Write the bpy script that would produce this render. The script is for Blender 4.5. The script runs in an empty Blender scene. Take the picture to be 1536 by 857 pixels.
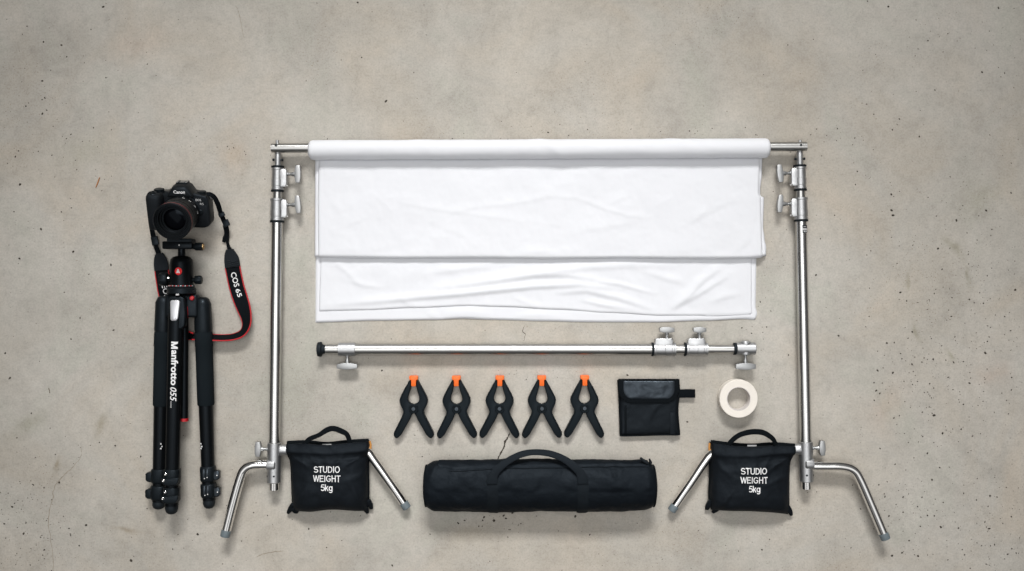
import bpy, bmesh, math, random
from mathutils import Vector, Matrix, noise
from mathutils.bvhtree import BVHTree

# Top-down view of a photo kit laid out on a concrete floor.
# Lengths are written in "floor pixels" (1 unit = 1.4 mm) and scaled to metres by S.
S = 0.0014
H = 1500.0                     # camera height above the floor, same units
PI = math.pi
random.seed(7)
sc = bpy.context.scene
COL = sc.collection

def W(px, py, z=0.0, h=None):
    """photo measurement -> real position of a point at height z (h: height it was measured at)"""
    k = 1.0 - (z if h is None else h) / H
    return Vector(((px - 768.0) * k, (428.5 - py) * k, z))

def lerp(a, b, t): return a + (b - a) * t

def spline(pts, n=8):
    """Catmull-Rom through tuples/vectors of any length"""
    P = [tuple(p) for p in pts]
    out = []
    for i in range(len(P) - 1):
        p0 = P[max(i - 1, 0)]; p1 = P[i]; p2 = P[i + 1]; p3 = P[min(i + 2, len(P) - 1)]
        for k in range(n):
            t = k / n
            out.append(tuple(0.5 * ((2 * b) + (-a + c) * t + (2 * a - 5 * b + 4 * c - d) * t * t
                                    + (-a + 3 * b - 3 * c + d) * t ** 3) for a, b, c, d in zip(p0, p1, p2, p3)))
    out.append(P[-1])
    return out

# ------------------------------------------------------------------ materials
def new_mat(name):
    m = bpy.data.materials.new(name); m.use_nodes = True
    nt = m.node_tree
    return m, nt, nt.nodes['Principled BSDF']

def add_bump(nt, b, scale, strength, dist=0.001, detail=3, kind='noise', prev=None, stretch=None):
    tc = nt.nodes.new('ShaderNodeTexCoord')
    mp = nt.nodes.new('ShaderNodeMapping')
    if stretch: mp.inputs['Scale'].default_value = stretch
    nt.links.new(tc.outputs['Object'], mp.inputs['Vector'])
    if kind == 'noise':
        t = nt.nodes.new('ShaderNodeTexNoise'); t.inputs['Detail'].default_value = detail
        out = t.outputs['Fac']
    else:
        t = nt.nodes.new('ShaderNodeTexVoronoi'); out = t.outputs['Distance']
    t.inputs['Scale'].default_value = scale
    nt.links.new(mp.outputs['Vector'], t.inputs['Vector'])
    bp = nt.nodes.new('ShaderNodeBump')
    bp.inputs['Strength'].default_value = strength; bp.inputs['Distance'].default_value = dist
    nt.links.new(out, bp.inputs['Height'])
    if prev: nt.links.new(prev.outputs['Normal'], bp.inputs['Normal'])
    nt.links.new(bp.outputs['Normal'], b.inputs['Normal'])
    return bp

def simple(name, col, rough, metal=0.0, bump=None, var=0.0, spec=0.5, vscale=60, coat=0.0, rvar=0.0, sheen=0.0):
    m, nt, b = new_mat(name)
    b.inputs['Base Color'].default_value = (*col, 1)
    b.inputs['Roughness'].default_value = rough
    b.inputs['Metallic'].default_value = metal
    b.inputs['Specular IOR Level'].default_value = spec
    if max(col) < 0.03: b.inputs['Specular Tint'].default_value = (0.72, 0.86, 1.0, 1)
    if coat: b.inputs['Coat Weight'].default_value = coat
    if sheen:
        b.inputs['Sheen Weight'].default_value = sheen
        b.inputs['Sheen Roughness'].default_value = 0.5
    if var or rvar:
        tc = nt.nodes.new('ShaderNodeTexCoord'); t = nt.nodes.new('ShaderNodeTexNoise')
        t.inputs['Scale'].default_value = vscale; t.inputs['Detail'].default_value = 5
        nt.links.new(tc.outputs['Object'], t.inputs['Vector'])
        if var:
            r = nt.nodes.new('ShaderNodeValToRGB')
            r.color_ramp.elements[0].position = 0.3; r.color_ramp.elements[1].position = 0.7
            r.color_ramp.elements[0].color = (*[c * (1 - var) for c in col], 1)
            r.color_ramp.elements[1].color = (*[min(c * (1 + var), 1) for c in col], 1)
            nt.links.new(t.outputs['Fac'], r.inputs['Fac']); nt.links.new(r.outputs['Color'], b.inputs['Base Color'])
        if rvar:
            mr = nt.nodes.new('ShaderNodeMapRange')
            mr.inputs['From Min'].default_value = 0.3; mr.inputs['From Max'].default_value = 0.7
            mr.inputs['To Min'].default_value = max(rough - rvar, 0.02); mr.inputs['To Max'].default_value = rough + rvar
            nt.links.new(t.outputs['Fac'], mr.inputs['Value']); nt.links.new(mr.outputs['Result'], b.inputs['Roughness'])
    if bump:
        prev = None
        for bb in bump: prev = add_bump(nt, b, *bb, prev=prev)
    return m

M = {}
M['chrome'] = simple('polished_steel', (0.80, 0.79, 0.77), 0.12, 1)
M['tube'] = simple('drawn_aluminium', (0.47, 0.466, 0.45), 0.33, 1)
M['satin'] = simple('satin_steel', (0.56, 0.556, 0.545), 0.25, 1)
M['cast'] = simple('cast_aluminium', (0.50, 0.505, 0.51), 0.45, 1, bump=[(900, 0.15, 0.0004)], rvar=0.06, vscale=200)
M['knob'] = simple('knob_metal', (0.40, 0.405, 0.405), 0.48, 1, bump=[(900, 0.15, 0.0004)])
M['rubber'] = simple('black_rubber', (0.008, 0.0095, 0.011), 0.6, spec=0.3, bump=[(700, 0.2, 0.0004)])
M['grey_rubber'] = simple('grey_rubber', (0.13, 0.16, 0.175), 0.55, bump=[(600, 0.15, 0.0004)], var=0.1)
M['plastic'] = simple('black_plastic', (0.006, 0.0078, 0.0092), 0.42, spec=0.2, bump=[(1500, 0.12, 0.0003)], rvar=0.08)
M['clamp'] = simple('clamp_nylon', (0.0042, 0.0064, 0.0078), 0.48, spec=0.15, bump=[(1300, 0.22, 0.0004)], var=0.15, rvar=0.08)
M['gloss'] = simple('black_gloss', (0.008, 0.009, 0.010), 0.22)
M['anod'] = simple('black_anodised', (0.0035, 0.004, 0.0045), 0.3, spec=0.12, bump=[(1500, 0.08, 0.0003)])
M['lens_black'] = simple('lens_black', (0.005, 0.0055, 0.006), 0.4, spec=0.16)
M['foam'] = simple('foam_grip', (0.009, 0.0122, 0.0145), 0.9, spec=0.1, bump=[(1600, 0.3, 0.0005)])
M['cam'] = simple('camera_shell', (0.006, 0.0068, 0.0078), 0.48, spec=0.22, bump=[(2600, 0.25, 0.0003)], rvar=0.06)
M['leather'] = simple('leatherette', (0.0065, 0.007, 0.008), 0.62, spec=0.25, bump=[(1200, 0.5, 0.0005, 2, 'vor')])
M['canvas'] = simple('black_canvas', (0.0050, 0.0063, 0.0082), 0.62, bump=[(1500, 0.35, 0.0005, 1, 'vor'), (26, 0.45, 0.008)], var=0.15, spec=0.18)
M['nylon'] = simple('coated_nylon', (0.0044, 0.0060, 0.0082), 0.55, bump=[(2200, 0.2, 0.0004, 1, 'vor'), (30, 0.55, 0.009)], var=0.12, rvar=0.07, vscale=25, spec=0.13)
M['webbing'] = simple('black_webbing', (0.004, 0.005, 0.006), 0.8, spec=0.1, bump=[(900, 0.5, 0.0005, 1, 'vor')])
M['band'] = simple('bag_band', (0.0055, 0.0072, 0.0092), 0.66, bump=[(900, 0.4, 0.0005, 1, 'vor')], spec=0.16)
M['vinyl'] = simple('soft_vinyl', (0.009, 0.011, 0.014), 0.4, bump=[(45, 0.22, 0.003)], rvar=0.06)
M['pouch'] = simple('pouch_fabric', (0.0048, 0.006, 0.0075), 0.55, spec=0.18, bump=[(1500, 0.3, 0.0004, 1, 'vor'), (40, 0.3, 0.004)])
M['cloth'] = simple('white_muslin', (0.745, 0.752, 0.78), 0.9, bump=[(2400, 0.12, 0.0003, 1, 'vor'), (14, 0.10, 0.006)], spec=0.2)
M['orange'] = simple('orange_pad', (0.90, 0.15, 0.012), 0.45, bump=[(900, 0.1, 0.0003)])
M['amber'] = simple('amber_trim', (0.55, 0.24, 0.05), 0.6)
M['splinter'] = simple('wood_fibre', (0.42, 0.17, 0.05), 0.8)
M['white'] = simple('white_print', (0.80, 0.80, 0.80), 0.6)
M['pale'] = simple('pale_print', (0.55, 0.55, 0.55), 0.6)
M['red'] = simple('red_trim', (0.45, 0.010, 0.016), 0.5)
M['badge'] = simple('red_badge', (0.75, 0.018, 0.02), 0.4)
M['darkred'] = simple('red_line', (0.24, 0.02, 0.03), 0.5)
M['brass'] = simple('brass_end', (0.45, 0.30, 0.14), 0.35, 1)
M['silver'] = simple('silver_lever', (0.68, 0.68, 0.70), 0.4, 0.7, bump=[(900, 0.1, 0.0003)])
M['tape'] = simple('cream_tape', (0.78, 0.73, 0.66), 0.75, bump=[(500, 0.15, 0.0004)], var=0.03)
M['core'] = simple('card_core', (0.62, 0.58, 0.55), 0.6)
M['glass'] = simple('lens_glass', (0.002, 0.002, 0.003), 0.12, spec=0.10)
M['black'] = simple('sticker_black', (0.012, 0.012, 0.013), 0.5)
M['pit'] = simple('pit_hole', (0.045, 0.036, 0.028), 0.95, var=0.4, vscale=30)
M['crack'] = simple('crack_line', (0.10, 0.075, 0.05), 0.95, var=0.35, vscale=200)
M['stain'] = simple('hairline_stain', (0.30, 0.265, 0.215), 0.95, var=0.2, vscale=150)

def concrete():
    m, nt, b = new_mat('concrete')
    N = nt.nodes.new; L = nt.links.new
    tc = N('ShaderNodeTexCoord')
    def nz(scale, detail, rough=0.55, dist=0.0, off=(0, 0, 0), st=(1, 1, 1)):
        mp = N('ShaderNodeMapping'); mp.inputs['Location'].default_value = off; mp.inputs['Scale'].default_value = st
        L(tc.outputs['Object'], mp.inputs['Vector'])
        t = N('ShaderNodeTexNoise'); t.inputs['Scale'].default_value = scale; t.inputs['Detail'].default_value = detail
        t.inputs['Roughness'].default_value = rough; t.inputs['Distortion'].default_value = dist
        L(mp.outputs['Vector'], t.inputs['Vector']); return t.outputs['Fac']
    def ramp(fac, stops):
        r = N('ShaderNodeValToRGB'); e = r.color_ramp.elements
        e[0].position, e[0].color = stops[0][0], (*stops[0][1], 1)
        e[1].position, e[1].color = stops[-1][0], (*stops[-1][1], 1)
        for p, c in stops[1:-1]:
            x = e.new(p); x.color = (*c, 1)
        L(fac, r.inputs['Fac']); return r.outputs['Color']
    def mix(kind, fac, a, c):
        x = N('ShaderNodeMix'); x.data_type = 'RGBA'; x.blend_type = kind
        if isinstance(fac, float): x.inputs[0].default_value = fac
        else: L(fac, x.inputs[0])
        L(a, x.inputs[6]); L(c, x.inputs[7]); return x.outputs[2]
    g = lambda v: (v, v, v)
    dn = N('ShaderNodeTexNoise'); dn.inputs['Scale'].default_value = 14; dn.inputs['Detail'].default_value = 5
    L(tc.outputs['Object'], dn.inputs['Vector'])
    va_ = N('ShaderNodeVectorMath'); va_.operation = 'MULTIPLY_ADD'; va_.inputs[1].default_value = (0.05, 0.05, 0.0)
    sb_ = N('ShaderNodeVectorMath'); sb_.operation = 'SUBTRACT'; sb_.inputs[1].default_value = (0.025, 0.025, 0.0)
    L(tc.outputs['Object'], sb_.inputs[0]); L(dn.outputs['Color'], va_.inputs[0]); L(sb_.outputs[0], va_.inputs[2])
    base = ramp(nz(2.6, 6, 0.6, 0.6), [(0.30, (0.388, 0.363, 0.320)), (0.5, (0.452, 0.424, 0.377)), (0.70, (0.502, 0.474, 0.427))])
    warm = ramp(nz(3.4, 5, 0.6, 1.0, (5, 2, 0)), [(0.30, (0.955, 0.985, 0.965)), (0.45, (1.0, 1.0, 1.0)), (0.60, (1.0, 0.975, 0.945)), (0.76, (1.03, 0.965, 0.90))])
    c = mix('MULTIPLY', 1.0, base, warm)
    smear = ramp(nz(5.5, 8, 0.65, 2.2, (1, 7, 0), (1, 0.6, 1)), [(0.28, g(0.87)), (0.46, g(0.99)), (0.55, g(1.0)), (0.75, g(1.05))])
    c = mix('MULTIPLY', 1.0, c, smear)
    cloud = ramp(nz(17, 6, 0.7, 0.8, (9, 3, 0)), [(0.28, g(0.86)), (0.5, g(1.0)), (0.72, g(1.06))])
    c = mix('MULTIPLY', 0.75, c, cloud)
    mid_ = ramp(nz(70, 5, 0.7, 0.3, (6, 6, 0)), [(0.28, g(0.88)), (0.5, g(1.0)), (0.72, g(1.06))])
    c = mix('MULTIPLY', 0.8, c, mid_)
    grain = ramp(nz(260, 3, 0.6), [(0.25, g(0.80)), (0.5, g(1.0)), (0.75, g(1.12))])
    c = mix('MULTIPLY', 0.75, c, grain)
    # scattered brown pin-holes too small to be modelled one by one
    speck = ramp(nz(330, 1.5, 0.5, 0, (3, 3, 0)), [(0.66, g(1.0)), (0.73, (0.55, 0.48, 0.42))])
    where = ramp(nz(4.2, 3, 0.5, 0.5, (4, 8, 0)), [(0.45, g(0.05)), (0.62, g(1.0))])
    sp = N('ShaderNodeSeparateColor'); L(where, sp.inputs[0])
    c = mix('MULTIPLY', sp.outputs[0], c, speck)
    # old smears and damp marks that lie in fixed places on the slab
    brk = nz(38, 6, 0.7, 0.6, (3, 1, 2))
    for px, py, ln, wd, ang, col in ((1432, 372, 34, 11, -62, (0.74, 0.74, 0.68)), (1452, 412, 26, 8, -65, (0.74, 0.74, 0.68)), (1363, 425, 26, 6, 80, (0.80, 0.80, 0.75)),
                                     (1378, 500, 28, 8, -72, (0.78, 0.78, 0.72)), (1426, 530, 22, 6, -60, (0.78, 0.78, 0.72)), (152, 636, 34, 11, 75, (0.76, 0.74, 0.68)),
                                     (40, 640, 70, 22, 35, (0.80, 0.80, 0.76)), (88, 702, 22, 8, 70, (0.72, 0.68, 0.60)), (190, 792, 50, 7, -12, (0.74, 0.70, 0.64)),
                                     (352, 232, 62, 34, 80, (1.03, 0.95, 0.88)), (205, 65, 80, 45, 20, (1.0, 0.955, 0.93)), (1330, 610, 80, 50, 60, (1.03, 0.96, 0.92)),
                                     (130, 225, 90, 40, 15, (0.90, 0.91, 0.88)), (1490, 560, 60, 40, 0, (1.0, 0.94, 0.91)), (700, 800, 90, 30, 0, (0.93, 0.91, 0.87)), (1475, 300, 80, 45, 30, (0.90, 0.90, 0.86))):
        p_ = W(px, py) * S
        mp = N('ShaderNodeMapping'); mp.vector_type = 'TEXTURE'
        mp.inputs['Location'].default_value = p_; mp.inputs['Rotation'].default_value = (0, 0, math.radians(ang))
        mp.inputs['Scale'].default_value = (ln * S, wd * S, 1)
        L(va_.outputs[0], mp.inputs['Vector'])
        gr = N('ShaderNodeTexGradient'); gr.gradient_type = 'QUADRATIC_SPHERE'; L(mp.outputs['Vector'], gr.inputs['Vector'])
        mu = N('ShaderNodeMath'); mu.operation = 'MULTIPLY'; L(gr.outputs['Fac'], mu.inputs[0]); L(brk, mu.inputs[1])
        m2 = N('ShaderNodeMath'); m2.operation = 'MULTIPLY'; m2.use_clamp = True; L(mu.outputs[0], m2.inputs[0]); m2.inputs[1].default_value = 2.6
        tint = N('ShaderNodeRGB'); tint.outputs[0].default_value = (*col, 1)
        c = mix('MULTIPLY', m2.outputs[0], c, tint.outputs[0])
    L(c, b.inputs['Base Color'])
    b.inputs['Roughness'].default_value = 0.82; b.inputs['Specular IOR Level'].default_value = 0.3
    p = add_bump(nt, b, 45, 0.25, 0.002, 6)
    p = add_bump(nt, b, 420, 0.25, 0.0006, 3, prev=p)
    return m
M['concrete'] = concrete()

# ------------------------------------------------------------------ mesh builder
class MB:
    def __init__(s): s.v = []; s.f = []; s.mi = []
    def add(s, verts, faces, mi=0):
        o = len(s.v); s.v += [Vector(v) for v in verts]
        s.f += [tuple(i + o for i in f) for f in faces]; s.mi += [mi] * len(faces)
        return s
    def rings(s, rings, cap0=True, cap1=True, closed=True, mi=0):
        n = len(rings[0]); vs = [v for r in rings for v in r]; fs = []
        for i in range(len(rings) - 1):
            for j in range(n if closed else n - 1):
                a = i * n + j; b = i * n + (j + 1) % n
                fs.append((a, b, b + n, a + n))
        if cap0: fs.append(tuple(reversed(range(n))))
        if cap1: fs.append(tuple(range((len(rings) - 1) * n, len(rings) * n)))
        return s.add(vs, fs, mi)
    def tube(s, path, r, n=18, caps=True, sq=0.0, flat=1.0):
        P = [Vector(p[:3]) for p in path]
        R = r if isinstance(r, (list, tuple)) else [r] * len(P)
        rings = []
        up = None
        for i, p in enumerate(P):
            t = (P[min(i + 1, len(P) - 1)] - P[max(i - 1, 0)]).normalized()
            if up is None:
                up = Vector((0, 0, 1)) if abs(t.z) < 0.9 else Vector((0, 1, 0))
            x = t.cross(up).normalized(); y = x.cross(t).normalized(); up = y
            ring = []
            for k in range(n):
                a = 2 * PI * (k + 0.5) / n; ca, sa = math.cos(a), math.sin(a)
                if sq:
                    e = 1 - sq
                    ca = math.copysign(abs(ca) ** e, ca); sa = math.copysign(abs(sa) ** e, sa)
                ring.append(p + (x * ca + y * sa * flat) * R[i])
            rings.append(ring)
        return s.rings(rings, caps, caps)
    def lathe(s, o, d, prof, n=28, caps=True, ribs=None):
        """prof: (t along d, radius)"""
        o = Vector(o); d = Vector(d).normalized()
        ref = Vector((0, 0, 1)) if abs(d.z) < 0.9 else Vector((0, 1, 0))
        x = d.cross(ref).normalized(); y = x.cross(d).normalized()
        rings = []
        for q, (t, r) in enumerate(prof):
            rings.append([o + d * t + (x * math.cos(2 * PI * k / n) + y * math.sin(2 * PI * k / n))
                          * (r + (ribs[2] * (k % 2) if ribs and ribs[0] <= q <= ribs[1] else 0)) for k in range(n)])
        return s.rings(rings, caps, caps)
    def prism(s, pts, ax, ay, az, o, z0, z1):
        """outline pts (x, y) in the frame (ax, ay, az) at o, extruded z0..z1"""
        ax, ay, az, o = Vector(ax), Vector(ay), Vector(az), Vector(o)
        area = sum(pts[i][0] * pts[(i + 1) % len(pts)][1] - pts[(i + 1) % len(pts)][0] * pts[i][1] for i in range(len(pts)))
        if area < 0: pts = list(reversed(pts))
        return s.rings([[o + ax * x + ay * y + az * z for x, y in pts] for z in (z0, z1)])
    def box(s, o, ax, ay, az, a, b):
        return s.prism([(a[0], a[1]), (b[0], a[1]), (b[0], b[1]), (a[0], b[1])], ax, ay, az, o, a[2], b[2])
    def grid(s, P, flip=False, mi=0):
        nr, nc = len(P), len(P[0]); fs = []
        for i in range(nr - 1):
            for j in range(nc - 1):
                q = (i * nc + j, i * nc + j + 1, (i + 1) * nc + j + 1, (i + 1) * nc + j)
                fs.append(tuple(reversed(q)) if flip else q)
        return s.add([v for r in P for v in r], fs, mi)
    def ribbon(s, path, thick=1.0):
        """path rows: x, y, z, width, twist (degrees; 0 = lying flat)"""
        L_, R_ = ribbon_edges(path)
        rings = []
        for i in range(len(path)):
            c = (R_[i] - L_[i])
            P0, P1 = Vector(path[max(i - 1, 0)][:3]), Vector(path[min(i + 1, len(path) - 1)][:3])
            nrm = c.cross(P1 - P0).normalized() * thick * 0.5
            rings.append([L_[i] - nrm, R_[i] - nrm, R_[i] + nrm, L_[i] + nrm])
        return s.rings(rings)
    def xf(s, m):
        s.v = [m @ v for v in s.v]; return s
    def bvh(s):
        return BVHTree.FromPolygons([tuple(v) for v in s.v], s.f)
    def build(s, name, mat, parent=None, bevel=0.0, seg=2, angle=35, sub=0, weld=False):
        me = bpy.data.meshes.new(name)
        org = parent_origin(parent)
        me.from_pydata([tuple((v - org) * S) for v in s.v], [], s.f)
        mats = mat if isinstance(mat, list) else [mat]
        for m in mats: me.materials.append(M[m])
        for p, i in zip(me.polygons, s.mi): p.material_index = i
        bm = bmesh.new(); bm.from_mesh(me)
        if weld: bmesh.ops.remove_doubles(bm, verts=bm.verts, dist=1e-6)
        flat = name in ('lettering', 'focal_marks')
        if not flat: bmesh.ops.recalc_face_normals(bm, faces=bm.faces)
        if bevel:
            es = [e for e in bm.edges if len(e.link_faces) == 2 and e.calc_face_angle(0) > math.radians(28)]
            bmesh.ops.bevel(bm, geom=es, offset=bevel * S, segments=seg, profile=0.5, affect='EDGES', clamp_overlap=True)
        for f in bm.faces: f.smooth = not flat
        bm.to_mesh(me); bm.free()
        try: me.set_sharp_from_angle(angle=math.radians(angle))
        except Exception: pass
        o = bpy.data.objects.new(name, me); COL.objects.link(o)
        if parent: o.parent = parent
        o['origin_px'] = tuple(org)
        if sub:
            md = o.modifiers.new('sub', 'SUBSURF'); md.levels = sub; md.render_levels = sub
        return o

def ribbon_edges(path):
    L_, R_ = [], []
    for i, p in enumerate(path):
        a = Vector(path[max(i - 1, 0)][:3]); b = Vector(path[min(i + 1, len(path) - 1)][:3])
        t = (b - a).normalized()
        side = t.cross(Vector((0, 0, 1)))
        side = side.normalized() if side.length > 1e-4 else Vector((1, 0, 0))
        nrm = side.cross(t).normalized()
        w = p[3] * 0.5; tw = math.radians(p[4])
        c = (side * math.cos(tw) + nrm * math.sin(tw)) * w
        L_.append(Vector(p[:3]) - c); R_.append(Vector(p[:3]) + c)
    return L_, R_

def parent_origin(p):
    return Vector(p['origin_px']) if p is not None else Vector((0, 0, 0))

def thing(name, label, cat, at, group=None):
    o = bpy.data.objects.new(name, None); COL.objects.link(o)
    o.empty_display_size = 0.03
    o.location = Vector(at) * S
    o['origin_px'] = tuple(at)
    o['label'] = label; o['category'] = cat
    if group: o['group'] = group
    return o

def solo(o, label, cat, group=None):
    o['label'] = label; o['category'] = cat
    if group: o['group'] = group
    return o

def text_mb(body, width, height, o, ax, ay, bold=0.0, surf=None, lift=0.5, space=1.0, shear=0.0, line=None):
    """printed lettering: width x height box centred on o, baseline along ax"""
    cu = bpy.data.curves.new('t', 'FONT'); cu.body = body; cu.size = 1.0; cu.offset = bold
    cu.space_character = space; cu.shear = shear; cu.resolution_u = 3
    ob = bpy.data.objects.new('t', cu); COL.objects.link(ob)
    dg = bpy.context.evaluated_depsgraph_get(); dg.update()
    me = bpy.data.meshes.new_from_object(ob.evaluated_get(dg))
    xs = [v.co.x for v in me.vertices]; ys = [v.co.y for v in me.vertices]
    x0, x1, y0, y1 = min(xs), max(xs), min(ys), max(ys)
    az = Vector(ax).cross(Vector(ay)).normalized()
    ax, ay, o = Vector(ax).normalized(), Vector(ay).normalized(), Vector(o)
    vs = []
    for v in me.vertices:
        p = o + ax * ((v.co.x - (x0 + x1) / 2) / (x1 - x0) * width) + ay * ((v.co.y - (y0 + y1) / 2) / (y1 - y0) * height)
        if surf:
            hit = surf.ray_cast(Vector((p.x, p.y, 400)), Vector((0, 0, -1)))
            if hit[0]: p.z = hit[0].z
        vs.append(p + az * lift)
    fs = [tuple(p.vertices) for p in me.polygons]
    bpy.data.objects.remove(ob); bpy.data.curves.remove(cu); bpy.data.meshes.remove(me)
    return MB().add(vs, fs)

def arc(cx, cy, rx, ry, a0, a1, n=10):
    return [(cx + rx * math.cos(math.radians(lerp(a0, a1, i / n))), cy + ry * math.sin(math.radians(lerp(a0, a1, i / n)))) for i in range(n + 1)]
# strokes on a cap height of 1 (stroke centre lines), then the advance width
GLYPH = {
    'S': ([arc(0.36, 0.70, 0.26, 0.21, 20, 180, 8) + arc(0.36, 0.70, 0.26, 0.19, 180, 262, 5) + arc(0.36, 0.30, 0.29, 0.21, 82, 0, 5) + arc(0.36, 0.30, 0.29, 0.21, 0, -160, 8)], 0.74),
    'T': ([[(0.02, 0.91), (0.64, 0.91)], [(0.33, 0.91), (0.33, 0.0)]], 0.68),
    'U': ([[(0.11, 1.0), (0.11, 0.36)] + arc(0.37, 0.36, 0.26, 0.27, 180, 360, 10) + [(0.63, 1.0)]], 0.77),
    'D': ([[(0.11, 0.0), (0.11, 1.0)], [(0.11, 0.91), (0.32, 0.91)] + arc(0.32, 0.5, 0.33, 0.41, 90, -90, 12) + [(0.11, 0.09)]], 0.77),
    'I': ([[(0.12, 0.0), (0.12, 1.0)]], 0.28),
    'O': ([arc(0.41, 0.5, 0.33, 0.42, 90, 450, 22)], 0.84),
    'W': ([[(0.05, 1.0), (0.26, 0.03)], [(0.26, 0.03), (0.48, 0.96)], [(0.48, 0.96), (0.70, 0.03)], [(0.70, 0.03), (0.91, 1.0)]], 0.97),
    'E': ([[(0.11, 0.0), (0.11, 1.0)], [(0.11, 0.91), (0.62, 0.91)], [(0.11, 0.52), (0.58, 0.52)], [(0.11, 0.09), (0.64, 0.09)]], 0.71),
    'G': ([arc(0.42, 0.5, 0.33, 0.42, 40, 270, 14) + arc(0.42, 0.5, 0.33, 0.42, 270, 318, 4) + [(0.68, 0.46)], [(0.42, 0.46), (0.75, 0.46)]], 0.83),
    'H': ([[(0.11, 0.0), (0.11, 1.0)], [(0.61, 0.0), (0.61, 1.0)], [(0.11, 0.53), (0.61, 0.53)]], 0.76),
    '5': ([[(0.55, 0.91), (0.18, 0.91), (0.12, 0.50)] + arc(0.31, 0.33, 0.24, 0.26, 130, -150, 12)], 0.60),
    'k': ([[(0.10, 0.0), (0.10, 1.0)], [(0.12, 0.30), (0.48, 0.72)], [(0.24, 0.46), (0.50, 0.0)]], 0.55),
    'g': ([arc(0.31, 0.37, 0.21, 0.29, 90, 450, 18), [(0.52, 0.72), (0.52, -0.05)] + arc(0.31, -0.06, 0.21, 0.16, 0, -160, 8)], 0.64)}
def stroke_text(body, width, height, o, surf, lift=0.6, wt=0.135):
    mb = MB(); x = 0.0; lines = []
    for ch in body:
        st, adv = GLYPH[ch]
        for l in st: lines.append([(px + x, py) for px, py in l])
        x += adv
    pts = [p for l in lines for p in l]
    x0, x1 = min(p[0] for p in pts) - wt / 2, max(p[0] for p in pts) + wt / 2
    y0, y1 = min(p[1] for p in pts), max(p[1] for p in pts)
    sx, sy = width / (x1 - x0), height / (y1 - y0)
    for q, l in enumerate(lines):
        le, ri = [], []
        dense = []
        for (ax_, ay_), (bx_, by_) in zip(l, l[1:]):
            m = max(1, int(math.hypot(bx_ - ax_, by_ - ay_) / 0.2))
            dense += [(lerp(ax_, bx_, k / m), lerp(ay_, by_, k / m)) for k in range(m)]
        dense.append(l[-1])
        for i, (px, py) in enumerate(dense):
            a, b = dense[max(i - 1, 0)], dense[min(i + 1, len(dense) - 1)]
            if math.hypot(l[0][0] - l[-1][0], l[0][1] - l[-1][1]) < 1e-6:
                if i == 0: a = dense[-2]
                if i == len(dense) - 1: b = dense[1]
            d = Vector((b[0] - a[0], b[1] - a[1])).normalized(); nn = Vector((-d.y, d.x)) * wt / 2
            for lst, sg in ((le, 1), (ri, -1)):
                p = Vector((o[0] + (px + nn.x * sg - (x0 + x1) / 2) * sx, o[1] + (py + nn.y * sg - (y0 + y1) / 2) * sy, 0))
                hit = surf.ray_cast(Vector((p.x, p.y, 400)), Vector((0, 0, -1)))
                p.z = (hit[0].z if hit[0] else 30) + lift + 0.03 * q
                lst.append(p)
        mb.grid([ri, le], True)
    return mb

X, Y, Z = Vector((1, 0, 0)), Vector((0, 1, 0)), Vector((0, 0, 1))

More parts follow.
